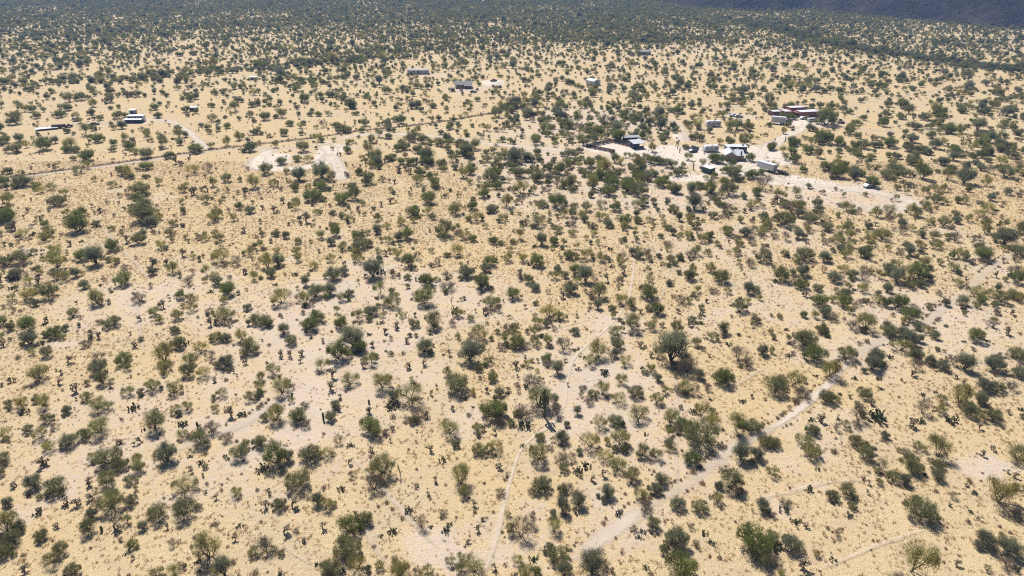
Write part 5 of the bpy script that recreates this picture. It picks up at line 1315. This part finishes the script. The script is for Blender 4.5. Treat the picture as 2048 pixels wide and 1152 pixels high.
def house():
    a, ang, l = frame_ab(1449, 321, 1487.5, 322.5)
    e = root('metal_roofed_house', a, ang, 'tan house with a bright gabled metal roof in the middle of the compound', 'house')
    gw = l * .58; D = 8.0; h = 2.5; pk = 4.1
    box('wall', e, 0, gw, 0, D, 0, h, 'tan')
    extr('gable', e, [(.02, h), (gw - .02, h), (gw / 2, pk - .05)], .02, D - .02, 'tan')
    r1 = slab('roof', e, [(-.5, -.6, h - .15), (gw / 2, -.6, pk + .05), (gw / 2, D + .4, pk + .05), (-.5, D + .4, h - .15)], .09, 'metal')
    slab('roof', e, [(gw / 2, -.6, pk + .05), (gw + .4, -.6, h - .1), (gw + .4, D + .4, h - .1), (gw / 2, D + .4, pk + .05)], .09, 'metal')
    box('wing_wall', e, gw + .003, l, .6, D - 1, 0, 2.3, 'tan')
    slab('wing_roof', e, [(gw - .1, .2, 2.42), (l + .4, .2, 2.30), (l + .4, D - .6, 3.3), (gw - .1, D - .6, 3.45)], .09, 'metal')
    box('chimney', e, l - 1.6, l - 1.0, .9, 1.5, 2.2, 4.2, 'brown')
    box('door', e, l - 2.0, l - 1.1, .55, .63, .02, 2.0, 'red', .01)
    win(e, gw * .2, 0, 1.0, 1.1, .9); win(e, gw * .62, 0, 1.0, 1.0, .9)
    win(e, gw + .4, .6, 1.0, .8, .8)
    box('porch_post', e, .3, .42, -.5, -.38, 0, 2.2, 'brown', .01); box('porch_post', e, gw - .5, gw - .38, -.5, -.38, 0, 2.2, 'brown', .01)
house()
def long_home():
    a, ang, l = frame_ab(1452, 305, 1493, 305.5)
    e = root('mobile_home', a, ang, 'long low dark blue mobile home right behind the metal-roofed house', 'mobile home')
    box('wall', e, 0, l, 0, 4.2, .3, 2.7, 'navy'); box('skirting', e, .05, l - .05, .05, 4.15, 0, .3, 'grey')
    box('roof', e, -.2, l + .2, -.25, 4.4, 2.7, 2.85, 'roofw')
    for x in (.8, 3.0, 6.2, 8.0): win(e, x, 0, 1.2, 1.0, .8)
    box('door', e, 4.6, 5.5, -.05, .02, .35, 2.3, 'white', .01); box('step', e, 4.6, 5.5, -.7, -.05, 0, .3, 'brown')
    box('roof_vent', e, 2.6, 3.0, 1.8, 2.2, 2.85, 3.1, 'metal'); box('cooler', e, l - 2, l - 1.1, 1.8, 2.7, 2.85, 3.5, 'grey')
long_home()
travel_trailer(1408.5, 304.5, 1437, 303.5, 'white travel trailer beside the green tree next to the metal-roofed house', H=2.9)
car(1378, 301, 1391, 300, 'dark pickup truck parked in the bare yard beside the saguaro poles', 'charcoal', 'pickup', 5.4, 'pickup', 'pickup_truck')
car(1381, 306, 1392, 304.5, 'low dark car just in front of the yard pickup truck', 'charcoal', 'car', 4.5)

def fence(pts, label, n_rail=4, h=1.6, skip_last=True):
    P = [at(*p) for p in pts]
    e = root('corral_fence', P[0], 0, label, 'fence')
    for i in range(len(P) - 1):
        a, b = P[i] - P[0], P[i + 1] - P[0]; d = b - a; L = d.length; ang = math.atan2(d.y, d.x)
        n = max(1, int(round(L / 2.6)))
        for k in range(n + (1 if i == len(P) - 2 else 0)):
            q = a + d * (k / n)
            o = box('post', e, -.09, .09, -.09, .09, -.05, h + .2, 'dark', .02); o.location = q; o.rotation_euler = (0, 0, ang)
        for k in range(n):
            for j in range(n_rail):
                q = a + d * (k / n); z = .12 + j * h / n_rail
                o = box('rail', e, .1, L / n - .1, -.05, .05, z, z + h / n_rail * .82, 'dark', .015); o.location = q; o.rotation_euler = (0, 0, ang)
fence([(1229, 306), (1172.5, 295), (1223, 285), (1263, 294.5)], 'dark timber corral fence around a bare sandy pen')
def barn():
    a, ang, l = frame_ab(1267, 298.5, 1288.5, 297.5)
    e = root('barn', a, ang + .12, 'small dark open barn with a bright metal roof beside the corral', 'barn')
    L = l; D = 4.6
    for x in (0, L * .5, L - .15):
        for y in (0, D - .15): box('post', e, x, x + .15, y, y + .15, 0, 2.75, 'dark', .01)
    box('back_wall', e, .16, L - .16, D - .06, D + .02, .1, 2.7, 'navy'); box('side_wall', e, -.06, .02, .2, D - .2, .05, 2.7, 'navy'); box('stall_wall', e, .2, L * .5 - .05, -.06, .02, .1, 2.5, 'navy')
    box('partition', e, L * .5, L * .5 + .1, .3, D - .3, .1, 2.4, 'offwhite')
    slab('roof', e, [(-.5, -.6, 2.75), (L + .4, -.6, 2.75), (L + .4, D + .5, 3.35), (-.5, D + .5, 3.35)], .08, 'metal')
    box('gate', e, L * .55, L * .97, -.08, .0, .2, 1.3, 'steel', .01)
barn()
def shade():
    a, ang, l = frame_ab(1249, 284, 1279, 282.5)
    e = root('shade_shelter', a, ang, 'long low shade roof on posts behind the dark barn', 'shelter')
    for x in (0, l * .33, l * .66, l - .12):
        for y in (0, 2.6): box('post', e, x, x + .12, y, y + .12, 0, 2.1, 'dark', .01)
    slab('roof', e, [(-.3, -.3, 2.1), (l + .3, -.3, 2.1), (l + .3, 3.1, 2.45), (-.3, 3.1, 2.45)], .07, 'grey')
    box('back_wall', e, 0, l, 2.75, 2.8, .1, 1.9, 'dark')
shade()
# --- the upper yard
travel_trailer(1413, 254, 1441.5, 253.5, 'white travel trailer standing alone among scrub above the compound', H=3.1)
box_trailer(1541.5, 247.5, 1569.5, 250, 'white box trailer parked in front of the red adobe house', H=3.9)
def red_house():
    a, ang, l = frame_ab(1600, 235.5, 1641, 233.5)
    e = root('adobe_house', a, ang, 'flat-roofed red adobe house of several joined blocks behind trees', 'house')
    def block(x0, x1, y0, y1, h, wall='red'):
        w = box('wall', e, x0, x1, y0, y1, 0, h, wall, .08)
        r = box('roof', e, x0 + .25, x1 - .25, y0 + .25, y1 - .25, h, h + .05, 'roofw', .01)
        for (p0, p1, q0, q1) in ((x0 + .005, x1 - .005, y0 + .005, y0 + .25), (x0 + .005, x1 - .005, y1 - .25, y1 - .005), (x0 + .005, x0 + .25, y0 + .255, y1 - .255), (x1 - .25, x1 - .005, y0 + .255, y1 - .255)):
            box('parapet', w, p0, p1, q0, q1, h, h + .22, wall, .04)
        return w
    block(0, l, 0, 7, 2.9); block(-2.2, l * .62, 7.01, 13, 4.0); block(-7.2, -2.21, 4, 11, 2.7); block(-13.5, -7.21, 6, 11.5, 2.5, 'brown')
    for x in (1.2, 4.6, 8.0): win(e, x, 0, 1.1, 1.2, 1.0)
    win(e, -6.2, 4, 1.0, 1.1, 1.0); win(e, -11.5, 6, 1.0, 1.0, .9)
    box('door', e, 6.5, 7.5, -.05, .02, .02, 2.1, 'brown', .01); box('door', e, -4.2, -3.2, 3.95, 4.02, .02, 2.1, 'brown', .01)
    slab('porch_roof', e, [(-2.1, 1.5, 2.6), (-.1, 1.5, 2.6), (-.1, 6.9, 2.75), (-2.1, 6.9, 2.75)], .12, 'red')
    for y in (1.6, 4.2): box('porch_post', e, -2.05, -1.85, y, y + .2, 0, 2.5, 'brown', .02)
red_house()
car(1617.5, 244.5, 1631, 243.5, 'white van parked before the red adobe house by the dark spreading tree', 'white', 'van', 5.6, 'van', 'parked_van')
car(1602, 239.5, 1609, 239, 'white car tucked close under the red adobe house', 'white', 'car', 4.4)
car(1571, 243.5, 1583, 243, 'dark car in tree shade beyond the upper box trailer', 'charcoal', 'car', 4.6)
car(1459, 233.5, 1468, 233.5, 'white pickup, first of two white vehicles in the upper yard', 'white', 'pickup', 5.2, 'pickup', 'pickup_truck')
car(1470, 235, 1480, 235, 'silver car beside the white pickup in the upper yard', 'silver', 'car', 4.6)
car(1731, 377, 1746, 376, 'silver car parked under the round tree beside the long drive', 'silver', 'car', 4.4)
def loader():
    a, ang, l = frame_ab(1675, 247, 1686, 247)
    e = root('small_loader', a, ang, 'pale small loader standing beyond the dark spreading tree', 'loader')
    box('chassis', e, 0, 3.0, 0, 1.7, .5, 1.3, 'cream'); box('cab', e, .9, 2.1, .2, 1.5, 1.3, 2.5, 'glass'); box('cab_roof', e, .8, 2.2, .1, 1.6, 2.5, 2.62, 'cream')
    for y in (.1, 1.45): box('lift_arm', e, .3, 3.6, y, y + .15, 1.35, 1.55, 'yellow', .02)
    box('bucket', e, 3.3, 4.1, -.05, 1.75, .2, .8, 'steel', .1)
    for x in (.6, 2.3):
        for y in (-.2, 1.6): wheel(e, x, y, .45, .3)
loader()
def quad():
    a, ang, l = frame_ab(1583, 262, 1591, 262)
    e = root('quad_bike', a, ang, 'dark quad bike left in the sandy drive below the red house', 'quad bike')
    extr('body', e, [(.1, .45), (1.7, .45), (1.75, .75), (1.3, .95), (.95, .8), (.3, .9), (.05, .7)], .35, .8, 'charcoal')
    box('seat', e, .25, .95, .4, .75, .9, 1.05, 'black', .05); box('handlebar', e, 1.25, 1.32, .15, 1.0, 1.1, 1.17, 'steel', .01); box('rack', e, -.15, .4, .25, .9, .88, .94, 'steel', .01)
    for x in (.35, 1.45):
        for y in (0, .85): wheel(e, x, y, .3, .25)
quad()
# --- the home at the left
def blue_home():
    a, ang, l = frame_ab(250, 246.5, 283, 246.3)
    e = root('mobile_home', a, ang, 'white mobile home with a dark blue front lean-to on the open plain', 'mobile home')
    box('wall', e, .2, l - .2, 3.2, 6.2, .25, 3.2, 'white'); box('skirting', e, .3, l - .3, 3.25, 6.1, 0, .25, 'grey')
    slab('roof', e, [(0, 3.0, 3.26), (l, 3.0, 3.26), (l, 6.5, 3.45), (0, 6.5, 3.45)], .12, 'roofw')
    for i in range(5): win(e, .7 + i * 1.7, 3.2, 2.3, .95, .7, trim='grey')
    slab('lean_to_roof', e, [(-.25, -.35, 1.95), (l + .25, -.35, 1.95), (l + .25, 3.19, 2.25), (-.25, 3.19, 2.25)], .12, 'roofw')
    box('front_wall', e, 0, l, 0, .08, .02, 1.8, 'navy', .02); box('end_wall', e, 0, .08, .085, 3.15, .02, 1.85, 'navy', .02); box('end_wall', e, l - .08, l, .085, 3.15, .02, 1.85, 'navy', .02)
    box('door', e, l * .45, l * .45 + 1, -.04, .0, .05, 1.75, 'charcoal', .01)
blue_home()
shed(at(259, 228), .05, 3.2, 2.8, 2.1, 'grey', 'roofw', 'little grey shed right behind the blue-fronted home')
shed(at(379, 222.5), .05, 4.2, 3.2, 2.1, 'grey', 'roofw', 'grey shed half hidden by a tree near the driveway top')
def flatbed():
    a, ang, l = frame_ab(71, 263, 112, 259)
    e = root('flatbed_trailer', a, ang, 'long flat white-decked trailer lying at the end of the row', 'trailer')
    box('deck', e, 0, l + 1, 0, 4.6, .75, .95, 'white'); box('frame', e, .2, l + .8, .8, 3.8, .5, .75, 'steel')
    for x in (2.2, 3.2, l - 2.5):
        for y in (-.02, 4.3): wheel(e, x, y, .4, .3)
    for x in (5.5, 7.0): box('stake', e, x, x + .15, 3.6, 3.75, .95, 1.6, 'steel', .01)
flatbed()
car(104, 258, 117, 257, 'rusty maroon van, first of three beside the white flatbed', 'maroon', 'van', 4.4, 'van', 'parked_van')
car(119, 257, 130, 256, 'rusty maroon car, middle one of three beside the white flatbed', 'maroon', 'van', 3.6, 'van', 'parked_van')
car(131, 256, 142, 254.5, 'rusty maroon car, last of three away from the white flatbed', 'maroon', 'pickup', 3.8, 'pickup', 'pickup_truck')
travel_trailer(144, 243, 156, 242.5, 'tiny white camper near the maroon vehicles', L=3.6, H=1.9)
car(180, 251.5, 192, 250.5, 'dark car on the worn dirt strip before the blue-fronted home', 'charcoal', 'car', 4.6)
# --- far houses
def far_shed():
    e = root('workshop', at(1186.5, 172), math.radians(38), 'white metal workshop standing alone on the far straw plain', 'workshop')
    a, b, h = 7.0, 7.5, 3.2
    box('wall', e, 0, a, 0, b, 0, h, 'white')
    extr('gable', e, [(.02, h), (a - .02, h), (a / 2, h + .9)], .02, b - .02, 'white')
    slab('roof', e, [(-.2, -.2, h), (a / 2, -.2, h + 1.0), (a / 2, b + .2, h + 1.0), (-.2, b + .2, h)], .08, 'roofw'); slab('roof', e, [(a / 2, -.2, h + 1.0), (a + .2, -.2, h), (a + .2, b + .2, h), (a / 2, b + .2, h + 1.0)], .08, 'roofw')
    box('roller_door', e, a * .25, a * .75, -.06, .02, .02, 2.7, 'grey', .01); box('door', e, -.05, .02, 1.0, 2.0, .02, 2.1, 'grey', .01)
far_shed()
def tan_house():
    a, ang, l = frame_ab(911, 177, 943, 177)
    e = root('ranch_house', a, ang + .1, 'tan gabled house with a dark porch among far trees', 'house')
    D = 8; h = 2.7
    box('wall', e, 0, l, 0, D, 0, h, 'tan')
    slab('roof', e, [(-.6, -.7, h - .1), (l + .6, -.7, h - .1), (l + .6, D / 2, h + 1.7), (-.6, D / 2, h + 1.7)], .1, 'greyroof'); slab('roof', e, [(-.6, D / 2, h + 1.7), (l + .6, D / 2, h + 1.7), (l + .6, D + .7, h - .1), (-.6, D + .7, h - .1)], .1, 'greyroof')
    v = [(0, .01, h), (0, D - .01, h), (0, D / 2, h + 1.55)]
    for xx in (0.005, l - .2): link(bpy.data.objects.new('gable', mesh_np('gable', [(xx, y, z) for _, y, z in v] + [(xx + .19, y, z) for _, y, z in v], [(0, 2, 1), (3, 4, 5), (0, 1, 4, 3), (1, 2, 5, 4), (2, 0, 3, 5)], [MT['tan']])), e)
    slab('porch_roof', e, [(l * .55, -3.2, 2.2), (l + .2, -3.2, 2.2), (l + .2, -.01, 2.6), (l * .55, -.01, 2.6)], .1, 'greyroof')
    for x in (l * .56, l * .78, l): box('porch_post', e, x, x + .12, -3.1, -2.98, 0, 2.15, 'brown', .01)
    win(e, 1.5, 0, 1, 1.3, 1); win(e, 4.2, 0, 1, 1.3, 1); win(e, l - 2.5, 0, 1, 1.2, 1); box('door', e, l * .62, l * .62 + 1, -.05, .02, .02, 2.1, 'brown', .01)
tan_house()
def far_home():
    a, ang, l = frame_ab(815, 148.5, 857, 148.5)
    e = root('mobile_home', a, ang, 'long pale mobile home screened by trees, farthest of the homes', 'mobile home')
    box('wall', e, 0, l, 0, 6, .3, 3.0, 'offwhite'); box('skirting', e, .1, l - .1, .1, 5.9, 0, .3, 'grey')
    slab('roof', e, [(-.3, -.4, 3.0), (l + .3, -.4, 3.0), (l + .3, 3, 3.8), (-.3, 3, 3.8)], .1, 'grey'); slab('roof', e, [(-.3, 3, 3.8), (l + .3, 3, 3.8), (l + .3, 6.4, 3.0), (-.3, 6.4, 3.0)], .1, 'grey')
    for i in range(5): win(e, 1 + i * 3.1, 0, 1.3, 1.3, .9)
    box('door', e, 8.4, 9.3, -.05, .02, .35, 2.4, 'brown', .01)
far_home()
shed(at(902, 183), .1, 2.6, 2.2, 2.0, 'red', 'greyroof', 'tiny red shed below the tan gabled house')
car(940, 186, 947, 186, 'dark car parked below the tan gabled house', 'charcoal', 'car', 4.6)
car(983, 164, 991, 163, 'dark pickup on the chalky far yard beside the tan gabled house', 'charcoal', 'pickup', 5.2, 'pickup', 'pickup_truck')
shed(at(1277, 110), .02, 11, 6, 2.8, 'grey', 'greyroof', 'grey house roof showing among the farthest dense trees', True, 'house', .5, .9)
shed(at(500, 160), .02, 4.5, 3, 2.0, 'offwhite', 'roofw', 'small white hut alone beyond the dark tree belt')
# ------------------------------------------------------------------ haze
def haze():
    v = [(x, y, z) for x in (-22000, 22000) for y in (-12000, 26000) for z in (-3.0, 420.0)]
    f = [(0, 1, 3, 2), (4, 6, 7, 5), (0, 4, 5, 1), (2, 3, 7, 6), (0, 2, 6, 4), (1, 5, 7, 3)]
    m, nt, out = new_mat('haze_air')
    pv = N(nt, 'ShaderNodeVolumePrincipled')
    pv.inputs['Color'].default_value = (.30, .52, 1.0, 1)
    pv.inputs['Density'].default_value = .00018
    pv.inputs['Anisotropy'].default_value = .0
    nt.links.new(pv.outputs[0], out.inputs['Volume'])
    o = link(bpy.data.objects.new('haze', mesh_np('haze', v, f, [m])))
    tag(o, 'thin bluish haze over the far plain', None, None, 'stuff')
haze()
